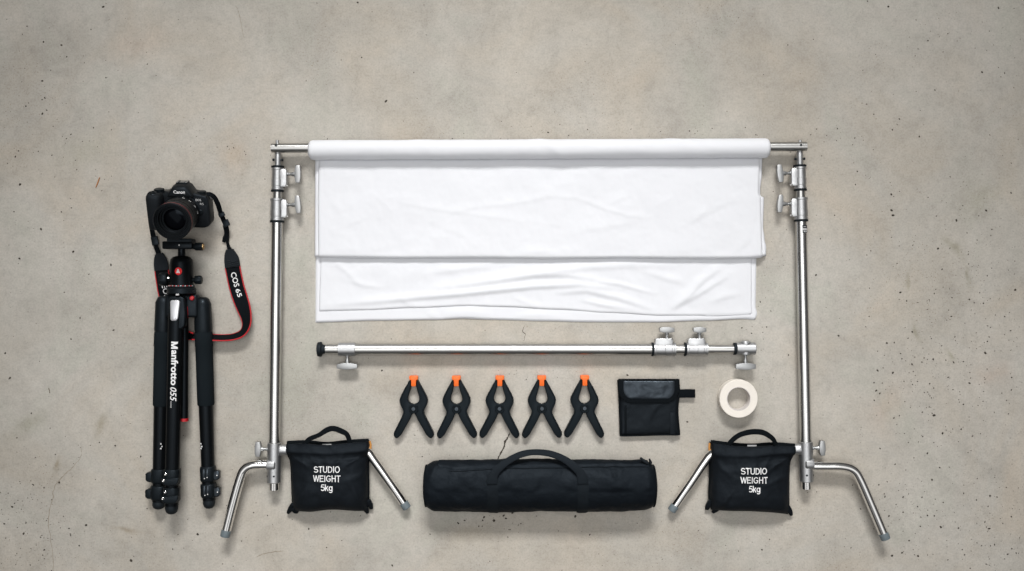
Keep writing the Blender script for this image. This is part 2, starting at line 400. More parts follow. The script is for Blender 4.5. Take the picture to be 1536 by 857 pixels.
# ------------------------------------------------------------------ floor
def build_floor():
    mb = MB()
    R = 2600
    mb.add([(-R, -R, 0), (R, -R, 0), (R, R, 0), (-R, R, 0)], [(0, 1, 2, 3)], 0)
    rnd = random.Random(3)
    def pit(px, py, r, el=1.0, ang=0.0):
        c = W(px, py, 0.14); n = rnd.choice((5, 6, 7)); pts = []
        for k in range(n):
            a = 2 * PI * k / n; rr = r * rnd.uniform(0.65, 1.15)
            x, y = rr * math.cos(a) * el, rr * math.sin(a)
            pts.append(c + Vector((x * math.cos(ang) - y * math.sin(ang), x * math.sin(ang) + y * math.cos(ang), 0)))
        mb.add(pts, [tuple(range(n))], 1)
    # scattered and clustered air-holes, denser at the right as in the slab
    cl = [(1400, 640, 55, 110, 120), (1380, 560, 35, 40, 60), (1480, 500, 40, 60, 70), (1450, 380, 70, 70, 70), (1500, 800, 25, 60, 60),
          (1370, 780, 60, 50, 50), (90, 150, 80, 80, 60), (40, 800, 40, 60, 80), (760, 780, 40, 10, 20), (520, 220, 200, 12, 25),
          (1050, 200, 200, 10, 25), (200, 700, 120, 80, 40), (1270, 300, 60, 120, 35), (60, 330, 60, 80, 30), (1450, 60, 90, 50, 40),
          (790, 562, 25, 6, 10), (1140, 440, 15, 50, 18), (440, 800, 120, 40, 25), (900, 815, 200, 30, 30)]
    for cx, cy, sx, sy, n in cl:
        for _ in range(int(n * 1.9)):
            r = min(0.30 + rnd.expovariate(3.0), 1.9)
            pit(rnd.gauss(cx, sx), rnd.gauss(cy, sy), r, rnd.uniform(1, 1.7), rnd.uniform(0, PI))
    for _ in range(800):
        pit(rnd.uniform(-60, 1600), rnd.uniform(-60, 920), min(0.25 + rnd.expovariate(5), 1.5), rnd.uniform(1, 1.8), rnd.uniform(0, PI))
    for px, py, r in ((65, 63, 1.6), (23, 235, 1.6), (30, 277, 2.0), (15, 567, 1.8), (129, 788, 1.8), (197, 841, 2.2), (8, 530, 1.5),
                      (573, 556, 1.6), (1258, 504, 1.6), (1330, 515, 1.6), (1407, 373, 1.6), (1523, 435, 1.7), (1479, 316, 1.8),
                      (1391, 680, 1.5), (1398, 720, 1.6), (1401, 623, 2.2), (1414, 650, 1.9), (1338, 834, 2.0), (1224, 413, 1.6),
                      (1031, 633, 1.3), (941, 563, 1.6), (741, 781, 1.9), (726, 776, 1.7), (759, 778, 1.4), (697, 781, 1.3), (29, 388, 1.8), (1485, 744, 1.5)):
        pit(px, py, r, 1.3, rnd.uniform(0, PI))
    def strip(pts, w, mi, z, jag=0.4):
        P = spline(pts, 6); n = len(P); l, r = [], []
        for i, p in enumerate(P):
            c = W(p[0], p[1], z); t = (W(*P[min(i + 1, n - 1)]) - W(*P[max(i - 1, 0)])).normalized()
            s_ = t.cross(Z); ww = w * (0.25 + 0.75 * math.sin(PI * (i + 0.3) / n) ** 0.6) * rnd.uniform(0.45, 1.2) * 0.5
            c = c + s_ * rnd.uniform(-jag, jag)
            l.append(c - s_ * ww); r.append(c + s_ * ww)
        mb.grid([l, r], True, mi)
    strip([(765, 649), (762, 656), (757, 664), (756, 671), (751, 680), (746, 690)], 3.0, 1, 0.16, 0.5)
    strip([(787, 489), (784, 497), (788, 503), (785, 512)], 1.0, 1, 0.16, 0.7)
    strip([(353, 8), (358, 18), (362, 38), (366, 58)], 0.7, 3, 0.12, 0.3)
    strip([(80, 862), (79, 830), (74, 795), (73, 775), (79, 748), (82, 731), (95, 714), (108, 702), (121, 686), (122, 668)], 1.5, 3, 0.10, 0.8)
    strip([(73, 582), (75, 590)], 1.6, 2, 0.12, 0.3)
    strip([(385, 835), (400, 830), (425, 826)], 1.8, 3, 0.10, 0.8)
    o = mb.build('floor', ['concrete', 'pit', 'crack', 'stain'])
    o['kind'] = 'structure'
build_floor()

# ------------------------------------------------------------------ stand hardware
def wing_knob(parent, o, s, t, n, q0, stem, span, depth, tilt=0.0, thick=4.5, name='wing_knob'):
    """stem leaves o along s at q0; wing head spans +-span along t"""
    o, s, t, n = Vector(o), Vector(s), Vector(t), Vector(n)
    mb = MB().lathe(o, s, [(q0 - 1, 3.0), (q0 + 1.2, 3.0), (q0 + 2.2, 2.2), (q0 + stem * 0.45, 2.2), (q0 + stem * 0.6, 3.2), (q0 + stem, 3.4)], 16)
    k = parent_part = mb.build(name, 'knob', parent)
    c, si = math.cos(tilt), math.sin(tilt)
    s2, t2 = s * c + t * si, t * c - s * si
    a = span; d = depth; b0 = q0 + stem - 0.8
    pts = [(-a, d * 0.18), (-a * 0.35, 0), (a * 0.35, 0), (a, d * 0.18), (a, d * 0.85), (a * 0.3, d), (-a * 0.3, d), (-a, d * 0.85)]
    MB().prism(pts, t2, s2, n, o + s * b0, -thick, thick).build('wing', 'knob', k, bevel=0.6, seg=2)
    return k

def collar(parent, o, a, s, r, L, reach, knob_at, stem, span, depth, tilt=0.0, ring0=True, ring1=True, rr=10.0):
    """locking collar from o along a; s = side the clamp block and knob stand on"""
    o, a, s = Vector(o), Vector(a).normalized(), Vector(s).normalized()
    n = a.cross(s); n = n if n.z > 0 else -n
    mb = MB().lathe(o, a, [(0, r * 0.9), (0.4, r + 0.7), (3.2, r + 0.7), (3.7, r - 0.1), (L * 0.5, r - 0.1), (L * 0.5 + 0.4, r + 0.35),
                           (L * 0.80, r + 0.35), (L * 0.82, r), (L - 3, r), (L - 2.6, r + 0.7), (L - 0.4, r + 0.7), (L, r * 0.9)], 32)
    c = mb.build('clamp_collar', 'cast', parent, angle=25)
    blk = MB().prism([(2.0, r * 0.2), (L - 5, r * 0.2), (L - 4.0, reach - 2.5), (L - 8, reach), (4.5, reach), (2.0, reach - 2)], a, s, n, o, -6.6, 6.6)
    blk.build('clamp_block', 'cast', c, bevel=1.0)
    MB().lathe(o + a * (L - 7) + s * (reach - 1.5), s, [(0, 2.4), (1.8, 2.4), (2.4, 1.6)], 14).build('screw', 'chrome', c)
    if ring0: MB().lathe(o - a * 3.0, a, [(0, rr - 1.2), (0.5, rr), (2.4, rr), (3.0, rr - 1.0)], 30).build('rubber_ring', 'rubber', c)
    if ring1: MB().lathe(o + a * L, a, [(0, rr - 1.0), (0.6, rr), (2.5, rr), (3.0, rr - 1.2)], 30).build('rubber_ring', 'rubber', c)
    wing_knob(c, o + a * knob_at, s, a, n, reach, stem, span, depth, tilt)
    return c

ZS = 15.0   # height of the tubes above the floor
def stand(label, top, bot, sgn, leg_out, leg_in, dy, sticker):
    """top/bot: photo x of the tube axis at y=240 and y=700; sgn +1: knobs face right"""
    def ax_at(y): return lerp(top, bot, (y - 240) / 460.0)
    def A(y): return W(ax_at(y), y, ZS)
    t = thing('light_stand', label, 'light stand', W(ax_at(700), 700, 0), 'steel light stands')
    a = (A(700) - A(240)).normalized(); s = Vector((-a.y, a.x, 0)); s = s if s.x * sgn > 0 else -s
    def seg(y0, y1): return (A(y1) - A(y0)).length
    # top spigot carrying the crossbar
    sp = MB().lathe(A(229 + dy), a, [(0, 4.4), (1, 4.8), (seg(229, 249), 4.8)], 24).build('spigot', 'cast', t)
    MB().lathe(A(240 + dy) - s * 8.0, s, [(0, 1.2), (0.6, 2.0), (2.2, 2.0), (2.4, 1.2), (13.6, 1.2), (13.8, 2.0), (15.4, 2.0), (16, 1.2)], 14).build('side_screw', 'rubber', sp)
    collar(t, A(252 + dy), a, s, 8.7, 33, 14.5, 9, 12, 13.0, 9, 0.0 if sgn > 0 else 0.10, True, True, 9.6)
    MB().lathe(A(286 + dy), a, [(0, 6.9), (seg(286, 300), 6.9)], 32).build('middle_tube', 'tube', t)
    collar(t, A(298 + dy), a, s, 9.9, 33, 15.5, 9, 12, 13.0, 8.5, -0.10, False, True, 10.6)
    lt = MB().lathe(A(332 + dy), a, [(0, 8.4), (seg(332, 667), 8.4)], 40).build('lower_tube', 'satin', t)
    if sticker:
        c = A(344); n0 = A(344) + Z * 8.5
        st = MB()
        pts = []
        for y in (338.2, 350.0):
            row = []
            for k in range(9):
                an = math.radians(lerp(-5, 68, k / 8))
                row.append(A(y) + s * (-math.sin(an) * 8.5) + Z * math.cos(an) * 8.5)
            pts.append(row)
        st.grid(pts); sk = st.build('sticker', 'black', t)
        wl = MB()
        for y0, y1, k0, k1 in ((343.2, 345.6, -2, 66), (340, 341.4, 8, 20), (340, 341.4, 26, 34), (347.3, 348.8, 8, 22), (347.3, 348.8, 28, 50), (346.2, 346.7, 5, 60)):
            wl.grid([[A(y) + s * (-math.sin(math.radians(lerp(k0, k1, k / 6))) * 8.6) + Z * math.cos(math.radians(lerp(k0, k1, k / 6))) * 8.6 for k in range(7)] for y in (y0, y1)])
        wl.build('printing', 'pale', sk)
    # base hub
    L = seg(664, 724)
    hub = MB().lathe(A(664 + dy), a, [(0, 9.4), (0.6, 10.3), (L - 0.8, 10.3), (L, 9.6)], 40)
    hb = hub.build('base_hub', 'cast', t)
    MB().lathe(A(723 + dy), a, [(0, 7.0), (seg(723, 735), 7.0), (seg(723, 736), 6.2)], 28).build('end_plug', 'chrome', hb)
    for u, v in ((-2, 713), (9.2, 714)):
        p = A(v + dy) - s * u + Z * math.sqrt(max(10.3 ** 2 - u * u, 4))
        d = (p - A(v + dy)).normalized()
        MB().lathe(p - d * 0.6, d, [(0, 1.5), (0.9, 1.5), (1.0, 1.1)], 12).build('set_screw', 'rubber', hb)
    MB().lathe(A(675 + dy), s, [(8.5, 9.5), (10.5, 8.2), (19.5, 8.0), (20, 7.4)], 28).build('leg_socket', 'cast', hb)
    o2 = A(697 + dy) - s * (-2.0)
    MB().lathe(o2 + Z * 3, -s, [(-2, 7.5), (0, 9.2), (9, 9.2), (11.2, 8.7), (11.6, 7.2)], 28).build('leg_socket', 'cast', hb)
    wing_knob(hb, A(674 + dy), -s, a, Z, 10.2, 10, 11.0, 9, 0.0)
    def leg(path, r):
        P = spline([tuple(W(x, y, z)) for x, y, z in path], 8)
        lg = MB().tube(P, r, 28).build('leg', 'chrome', t)
        e = Vector(P[-1]); d = (e - Vector(P[-4])).normalized()
        ft = MB().lathe(e - d * 6, d, [(0, r), (0.3, r + 0.12), (8.5, r + 0.12), (10.2, r - 0.2), (10.8, r * 0.7)], 26)
        ft.build('rubber_foot', 'grey_rubber', lg)
    leg(leg_out, 7.0); leg(leg_in, 6.4)
    return t

stand('steel light stand on the left, its clamp knobs facing the cloth, beside the tripod', 416.8, 411.3, 1,
      [(408, 697, 18), (392, 697, 19), (378, 698, 20), (368, 703, 20), (361, 716, 20), (349, 758, 20), (338.3, 801, 21)],
      [(430, 675, 14), (500, 672, 13), (538, 672, 13), (551, 677, 13), (561, 690, 13), (585, 724, 12), (608.5, 759, 10)], 0, False)
stand('steel light stand on the right with a small black sticker below its collars', 1199.6, 1209.2, -1,
      [(1214, 699, 18), (1240, 699, 19), (1264, 699.5, 20), (1280, 705, 20), (1290, 719, 20), (1308, 760, 20), (1327, 805, 21)],
      [(1192, 677, 14), (1120, 674, 13), (1082, 675, 13), (1067, 681, 13), (1056, 694, 13), (1034, 727, 12), (1009.5, 763, 10)], -1.5, True)

# crossbar through the roll
def crossbar():
    a0, a1 = W(407, 222.3, ZS + 4), W(1210, 220.0, ZS + 4)
    t = thing('crossbar', 'brushed metal crossbar running through the white fabric roll between the two stands', 'crossbar', W(808, 221, 0))
    d = (a1 - a0).normalized(); L = (a1 - a0).length
    MB().lathe(a0, d, [(0, 5.6), (0.6, 6.9), (L - 0.6, 6.9), (L, 5.6)], 36).build('bar', 'tube', t)
    for x in (416, 1200):
        c = W(x, 221, ZS + 4)
        MB().lathe(c + Vector((0, 4, 0)), Y, [(0, 2.6), (6, 2.6), (6.6, 2.0)], 16).build('pin', 'cast', t)
        dd = Vector((-0.08, 0.35, 1)).normalized()
        MB().lathe(c + dd * 6.2, dd, [(0, 1.9), (0.9, 1.9), (1.1, 1.3)], 14).build('set_screw', 'rubber', t)
crossbar()

# ------------------------------------------------------------------ backdrop cloth
def seg_dist(px, py, line):
    best = 1e9; bt = 0; n = len(line) - 1; side = 0
    for i in range(n):
        ax, ay = line[i]; bx, by = line[i + 1]
        dx, dy = bx - ax, by - ay; q = dx * dx + dy * dy
        t = max(0, min(1, ((px - ax) * dx + (py - ay) * dy) / q))
        cx, cy = ax + dx * t, ay + dy * t
        d = math.hypot(px - cx, py - cy)
        if d < best:
            best = d; bt = (i + t) / n; side = (py - cy) * (1 if dx > 0 else -1)
    return best, bt, side

def crease(px, py, creases):
    z = 0
    for line, amp, w in creases:
        xs = [p[0] for p in line]; ys = [p[1] for p in line]
        if px < min(xs) - 3 * w or px > max(xs) + 3 * w or py < min(ys) - 3 * w or py > max(ys) + 3 * w: continue
        d, t, s = seg_dist(px, py, line)
        tp = math.sin(PI * min(max(t, 0.02), 0.98)) ** 0.7
        # steeper on the lower side, like a soft fold lying over
        ww = w * (0.75 if s > 0 else 1.5)
        z += amp * tp * math.exp(-(d / ww) ** 2)
    return z

def fb(x, y, s, o=0.0):
    return noise.fractal(Vector((x * s, y * s, o)), 0.9, 2.1, 4)

def sheet(parent, name, xl, xr, yt, yb, zb, T, creases, amp, o, round_edges='lrb', step=2.2, dipy=None, href=6):
    """folded cloth slab: edges given as functions of photo y / x"""
    x0, x1 = xl(yt(0)), xr(yt(0))
    nu = int((1150 - 472) / step); rows = []
    y_min, y_max = 0, 0
    nv = int((yb(800) - yt(800)) / step)
    for j in range(nv + 1):
        v = j / nv; row = []
        for i in range(nu + 1):
            u = i / nu
            # concentrate samples near edges
            uu = u; vv = v
            xm = lerp(475, 1140, uu)
            y = lerp(yt(xm), yb(xm), vv)
            x = lerp(xl(y), xr(y), uu)
            e = 1e9
            if 'l' in round_edges: e = min(e, (x - xl(y)))
            if 'r' in round_edges: e = min(e, (xr(y) - x))
            if 'b' in round_edges: e = min(e, (yb(x) - y))
            if 't' in round_edges: e = min(e, (y - yt(x)))
            q = min(max(e, 0) / (T * 0.9), 1.0)
            prof = math.sqrt(max(1 - (1 - q) ** 2, 0))
            k = min(max(e, 0) / 12.0, 1.0)
            z = zb + T * prof + (crease(x, y, creases) + amp * fb(x, y, 0.018, o) + amp * 0.16 * fb(x, y, 0.06, o + 5)) * k
            if dipy: z -= dipy(y)
            row.append(W(x, y, max(z, zb), href))
        rows.append(row)
    mb = MB().grid(rows, True)
    # skirt down to the layer below
    ring = rows[0] + [r[-1] for r in rows[1:]] + list(reversed(rows[-1]))[1:] + [r[0] for r in reversed(rows[1:-1])]
    lowr = [Vector((p.x, p.y, max(zb - 3.0, 0.0))) for p in ring]
    n = len(ring); o_ = len(mb.v)
    mb.add(ring + lowr, [(i, (i + 1) % n, (i + 1) % n + n, i + n) for i in range(n)])
    return mb.build(name, 'cloth', parent, angle=60, weld=True)

def pw(pts):
    def f(x):
        if x <= pts[0][0]: return pts[0][1]
        for (a, b), (c, d) in zip(pts, pts[1:]):
            if x <= c:
                t = (x - a) / (c - a); t = t * t * (3 - 2 * t)
                return b + (d - b) * t
        return pts[-1][1]
    return f

def backdrop():
    t = thing('backdrop_cloth', 'white fabric backdrop rolled around the crossbar with its folded lower part lying on the concrete', 'backdrop', W(808, 480, 0))
    lowc = [([(490, 459), (600, 449), (700, 440), (800, 430), (870, 427), (930, 434)], 3.4, 4.5),
            ([(640, 434), (720, 424), (800, 413), (850, 412), (905, 420)], 3.2, 5.0),
            ([(760, 416), (850, 404), (930, 398), (1010, 398)], 2.0, 6),
            ([(640, 468), (720, 461), (800, 462), (880, 467)], 1.8, 3.0),
            ([(830, 440), (880, 436), (930, 448), (985, 466)], 2.4, 4.0),
            ([(890, 421), (930, 427), (985, 442)], 1.7, 2.2),
            ([(870, 450), (905, 458), (960, 468)], 1.8, 3.0),
            ([(1004, 466), (1030, 446), (1055, 420), (1082, 400)], 2.6, 5.0),
            ([(1012, 462), (1050, 440), (1095, 412)], 2.0, 4.0),
            ([(960, 405), (1000, 418), (1025, 425)], 1.4, 4.0),
            ([(500, 392), (520, 408), (545, 432)], 1.2, 4.0),
            ([(520, 420), (545, 428), (575, 432)], 1.2, 3.0),
            ([(630, 412), (690, 404), (740, 400)], 1.2, 5.0),
            ([(600, 448), (610, 456), (640, 464)], 1.0, 2.5),
            ([(770, 446), (790, 455), (810, 462)], 1.2, 3),
            ([(1060, 455), (1085, 446), (1115, 440)], 1.0, 4)]
    upc = [([(553, 286), (575, 304), (592, 322)], 0.9, 2.2),
           ([(580, 298), (620, 308), (680, 318), (740, 326), (790, 333)], 1.3, 3.2),
           ([(660, 326), (710, 312), (770, 306), (815, 298), (840, 290)], 1.2, 3.0),
           ([(815, 296), (865, 298), (910, 315), (945, 325), (975, 328)], 1.6, 2.6),
           ([(900, 312), (930, 300), (955, 288)], 1.0, 3.5), ([(965, 320), (1000, 300), (1012, 292)], 1.0, 3.5),
           ([(1010, 345), (1050, 325), (1085, 305), (1110, 300)], 1.3, 4.5),
           ([(820, 362), (880, 345), (930, 336), (980, 322)], 1.3, 5),
           ([(490, 290), (505, 310), (520, 330)], 1.0, 4.0), ([(500, 345), (540, 330), (560, 322)], 1.2, 5),
           ([(560, 300), (590, 296), (640, 300)], 0.9, 3.5), ([(640, 330), (690, 350), (720, 372)], 0.9, 5),
           ([(780, 384), (810, 378), (840, 386)], 1.8, 4), ([(1035, 335), (1055, 318), (1070, 300)], 0.9, 3),
           ([(1100, 380), (1120, 360), (1128, 320)], 1.0, 4)]
    # undermost layer, then the one lying on it
    sheet(t, 'under_layer', pw([(240, 473), (484, 472)]), pw([(240, 1136), (388, 1136), (460, 1135), (470, 1137), (483, 1134)]),
          lambda x: 300, pw([(472, 484.3), (560, 481.5), (650, 480.3), (695, 478.3), (740, 480), (820, 482.3), (900, 483.8), (980, 484), (1060, 481.5), (1120, 479), (1136, 480)]),
          0.0, 3.0, [([(660, 482), (695, 479), (740, 481)], 3.0, 9), ([(640, 470), (650, 476), (655, 480)], 1.5, 4), ([(760, 478), (800, 474), (850, 478)], 1.3, 4)], 0.5, 3.0)
    sheet(t, 'lower_fold', pw([(300, 479), (390, 480), (467, 478)]), pw([(300, 1128), (440, 1128.5), (472, 1129)]), lambda x: 305,
          pw([(478, 467.5), (540, 466), (620, 462.5), (700, 459.5), (760, 461), (840, 465), (920, 470), (1000, 474), (1060, 474), (1129, 472)]),
          3.0, 1.9, [(l_, a_ * 0.9, w_ * 1.1) for l_, a_, w_ in lowc], 1.1, 9.0)
    # upper fold: a backing layer and the loose top layer
    dip = lambda y: 9.0 * max(0.0, 1 - max(y - 226, 0) / 26.0) ** 1.5
    sheet(t, 'upper_layer', pw([(226, 472.5), (386, 472)]), pw([(226, 1144), (262, 1143), (285, 1140.5), (293, 1140.5), (297, 1146), (340, 1145), (358, 1147), (372, 1149.5), (386, 1149)]),
          lambda x: 226, pw([(472, 385.5), (900, 386), (1120, 385.5), (1150, 384)]), 5.5, 3.6, [], 0.4, 21.0, dipy=None)
    sheet(t, 'upper_fold', pw([(226, 478.5), (300, 477), (386, 477.5)]), pw([(226, 1140), (290, 1138), (300, 1141), (386, 1143)]),
          lambda x: 226, pw([(472, 386.5), (520, 387.5), (620, 388.5), (720, 388), (830, 389), (930, 388), (1040, 389), (1120, 388.5), (1145, 386.5)]),
          8.5, 5.5, [(l_, a_ * 0.42, w_ * 1.25) for l_, a_, w_ in upc], 1.1, 27.0, dipy=dip)
    # roll
    a0, a1 = W(463.8, 225.6, 20), W(1153.5, 222.6, 20)
    d = (a1 - a0).normalized(); L = (a1 - a0).length
    side = Vector((-d.y, d.x, 0)); rings = []
    nt_ = 230; n = 48
    for i in range(nt_ + 1):
        tt = i / nt_; dist = tt * L; e = min(dist, L - dist)
        rr = 14.6 - 4.0 * max(0, 1 - e / 5.0) ** 2.0
        ring = []
        for k in range(n):
            an = 2 * PI * k / n
            r = rr + 0.30 * fb(dist, an * 14.5, 0.05, 2.0) + 0.35 * noise.noise(Vector((dist * 0.012, math.cos(an) * 1.2, math.sin(an) * 1.2)))
            # faint spiral pulls in the wound cloth
            for c0, a_, am in ((170, 1.2, 0.5), (185, 1.0, 0.4), (352, 0.9, 0.9), (358, 1.6, 0.5), (545, 1.0, 0.5), (560, 1.3, 0.4)):
                q = (dist - c0) * 0.09 - (an - a_) * 1.5
                r += am * math.exp(-q * q) * math.exp(-((dist - c0) / 25.0) ** 2)
            ring.append(a0 + d * dist + (side * math.cos(an) + Z * math.sin(an)) * r)
        rings.append(ring)
    mb = MB().rings(rings, False, False)
    # wound ends
    for q, s_ in ((rings[0], 1), (rings[-1], -1)):
        c = sum(q, Vector()) / n; prev = q; rs = [q]
        for f_, inn in ((0.95, 0.0), (0.86, 1.2), (0.8, 0.2), (0.7, 1.4), (0.62, 0.6), (0.52, 2.5)):
            rs.append([c + (p - c) * f_ + d * s_ * inn for p in q])
        mb.rings(rs, False, False)
    # free flap edge along the underside front
    mb.build('roll', 'cloth', t, angle=60, weld=True)
backdrop()

# ------------------------------------------------------------------ telescopic pole
def pole():
    zc = 13.0
    t = thing('telescopic_pole', 'telescopic metal pole lying on the concrete below the folded white cloth', 'pole', W(800, 524, 0))
    A = lambda x, y=None: W(x, 524.2 if y is None else y, zc)
    def run(x0, x1, r, name, mat):
        a, b = A(x0), A(x1); L = (b - a).length
        return MB().lathe(a, b - a, [(0, r - 0.4), (0.4, r), (L - 0.4, r), (L, r - 0.4)], 40).build(name, mat, t)
    p = A(476)
    MB().lathe(p, X, [(0, 8.5), (1.0, 10.6), (4.5, 11.2), (6.2, 11.0), (7.6, 7.5), (12, 6.0)], 32).build('end_cap', 'rubber', t)
    run(483, 489.5, 3.6, 'neck', 'chrome')
    run(488.5, 509, 7.4, 'inner_tube', 'tube')
    sl = run(508, 533.5, 9.9, 'sleeve', 'cast')
    wing_knob(sl, A(521), -Y, X, Z, 9.5, 11.5, 15.3, 9.5)
    run(533, 978, 8.4, 'outer_tube', 'tube')
    collar(t, A(980), X, Y, 9.6, 33, 16.5, 20, 9, 11.0, 8.5, 0.0, True, False, 10.4)
    run(1012, 1027, 7.5, 'middle_tube', 'tube')
    collar(t, A(1029), X, Y, 9.2, 32, 16.5, 20, 9, 9.5, 8.5, 0.0, True, False, 10.2)
    run(1060, 1103, 6.5, 'inner_tube', 'tube')
    MB().lathe(A(1100, 523.5), X, [(0, 8), (0.5, 9.0), (3.5, 9.0), (4, 8)], 28).build('rubber_ring', 'rubber', t)
    e0, e1 = A(1104, 523), A(1133, 523); L = (e1 - e0).length
    es = MB().lathe(e0, X, [(0, 8), (0.6, 9.2), (L - 0.8, 9.2), (L, 8.4)], 36).build('end_socket', 'cast', t)
    c = A(1118, 523)
    MB().lathe(c, Y, [(6, 8.0), (9.5, 8.0), (11.2, 6.8), (11.6, 5)], 28).build('boss', 'cast', es)
    MB().lathe(c, -Y, [(5, 8.0), (8.6, 7.6), (9.6, 6.0)], 28).build('boss', 'cast', es)
    wing_knob(es, c, -Y, X, Z, 9.2, 13, 14.8, 10)
pole()

# ------------------------------------------------------------------ spring clamps
def clamps():
    xs = (621.5, 685.5, 749.5, 812.6, 876.0)
    lab = ['black spring clamp with orange tips, leftmost of the row of five',
           'black spring clamp with orange tips, second from the left in the row of five',
           'black spring clamp with orange tips, the middle one of the row of five',
           'black spring clamp with orange tips, fourth in the row of five from the left',
           'black spring clamp with orange tips, right end of the row beside the black pouch']
    cx = xs[0]
    t = thing('spring_clamp', lab[0], 'clamp', W(cx, 612, 0), 'spring clamps laid in a row')
    out = [(-4, 568), (-6.2, 569), (-11.5, 578.5), (-17.5, 589.5), (-20.6, 596), (-21.2, 600), (-20, 605), (-17, 611), (-15, 616.5), (-16.2, 621), (-21.8, 632), (-28.2, 644.5),
           (-30, 649), (-30, 652.5), (-27.5, 655.8), (-25.4, 656.8), (-23, 655.5), (-18.6, 651), (-13, 641), (-6.4, 629.5), (-2.6, 621), (-0.3, 617.5), (-0.3, 605.2),
           (-4.2, 604.2), (-7.4, 601.5), (-8.7, 597.6), (-8.0, 593), (-5.6, 586), (-3.9, 579), (-3.9, 573)]
    org = W(cx, 612, 0)
    for sg, z1 in ((1, 13.0), (-1, 12.4)):
        pts = [(x * sg * 0.995, (612 - y) * 0.995) for x, y in out]
        mb = MB().prism(pts, X, Y, Z, org, 1.2, z1 - 1.0)
        # gently raise the handles' rounded backs and lower the jaws
        for v in mb.v:
            dy = v.y - org.y
            if dy < -12: v.z += (-(dy + 12)) * -0.03
        j = mb.build('jaw', 'clamp', t, bevel=2.2, seg=3, angle=50)
        rim = [tuple(org + Vector((x * sg * 0.93, (612 - y) * 0.98, z1 - 1.2 - (max(0, y - 624) * 0.03)))) for x, y in spline(out[2:14], 3)]
        MB().tube(rim, 1.25, 8).build('rim', 'clamp', j)
    ring = MB().lathe(org + Z * 11.5, Z, [(-1, 7.2), (1.6, 7.0), (2.2, 6.2), (2.2, 5.0), (1.4, 4.4), (1.4, 0.5)], 32).build('pivot', 'clamp', t)
    MB().lathe(org + Z * 12.4, Z, [(0, 3.8), (1.4, 3.6), (2.2, 2.6), (2.2, 1.3), (1.2, 1.2), (1.2, 0.2)], 24).build('rivet', 'gloss', ring)
    sp = []
    for k in range(61):
        a = k / 60 * 2 * PI * 2.6
        sp.append(org + Vector((math.cos(a) * 5.6, math.sin(a) * 5.6 - 1, 3.0 + k / 60 * 7)))
    MB().tube(sp, 0.7, 8).build('spring', 'chrome', t)
    tip = MB()
    tip.prism([(-6.2, 49), (6.2, 49), (6.6, 46.5), (6.2, 43.4), (3.6, 42.4), (3.6, 34.5), (2.6, 33.4), (-2.6, 33.4), (-3.6, 34.5), (-3.6, 42.4), (-6.2, 43.4), (-6.6, 46.5)], X, Y, Z, org, 2.0, 13.4)
    tp = tip.build('jaw_pad', 'orange', t, bevel=0.9)
    gr = MB()
    for dx in (-2.6, 0, 2.6):
        gr.lathe(org + Vector((dx, 45.6, 13.1)), Z, [(0, 0.7), (0.5, 0.7)], 8)
    gr.build('rivet', 'amber', tp)
    kids = [t] + list(t.children_recursive)
    for i, x in enumerate(xs[1:], 1):
        mp = {}
        for o in kids:
            c = o.copy(); COL.objects.link(c); mp[o.name] = c
        for o in kids:
            if o.parent: mp[o.name].parent = mp[o.parent.name]
        r = mp[t.name]
        r.location = W(x, (612, 612, 611.8, 611.6, 611.2)[i], 0) * S
        r.rotation_euler = (0, 0, math.radians((0, 0.6, -0.5, 0.4, -0.6)[i]))
        r['label'] = lab[i]
clamps()

# ------------------------------------------------------------------ soft bags
def coons(top, bot, left, right, nu, nv):
    """photo polylines -> function grid of (x, y)"""
    def at(P, t):
        P = P
        q = t * (len(P) - 1); i = min(int(q), len(P) - 2); f = q - i
        return (lerp(P[i][0], P[i + 1][0], f), lerp(P[i][1], P[i + 1][1], f))
    T, B, Lf, R = (spline(p, 8) for p in (top, bot, left, right))
    g = []
    for j in range(nv + 1):
        v = j / nv; row = []
        for i in range(nu + 1):
            u = i / nu
            a, b, c, d = at(T, u), at(B, u), at(Lf, v), at(R, v)
            p = []
            for k in (0, 1):
                p.append((1 - v) * a[k] + v * b[k] + (1 - u) * c[k] + u * d[k]
                         - ((1 - u) * (1 - v) * T[0][k] + u * (1 - v) * T[-1][k] + (1 - u) * v * B[0][k] + u * v * B[-1][k]))
            row.append(tuple(p))
        g.append(row)
    return g

def pillow(g, zf, h, zlow=0.0):
    """closed puffy body: zf(u, v, x, y) -> height over zlow; edge ring joins both skins"""
    nv, nu = len(g) - 1, len(g[0]) - 1
    top = [[W(g[j][i][0], g[j][i][1], zf(i / nu, j / nv, *g[j][i]), h) for i in range(nu + 1)] for j in range(nv + 1)]
    mb = MB().grid(top, True)
    low = [[Vector((p.x, p.y, zlow + (p.z - zlow) * 0.0 if 0 < i < nu and 0 < j < nv else p.z)) for i, p in enumerate(r)] for j, r in enumerate(top)]
    mb.grid(low, False)
    return mb

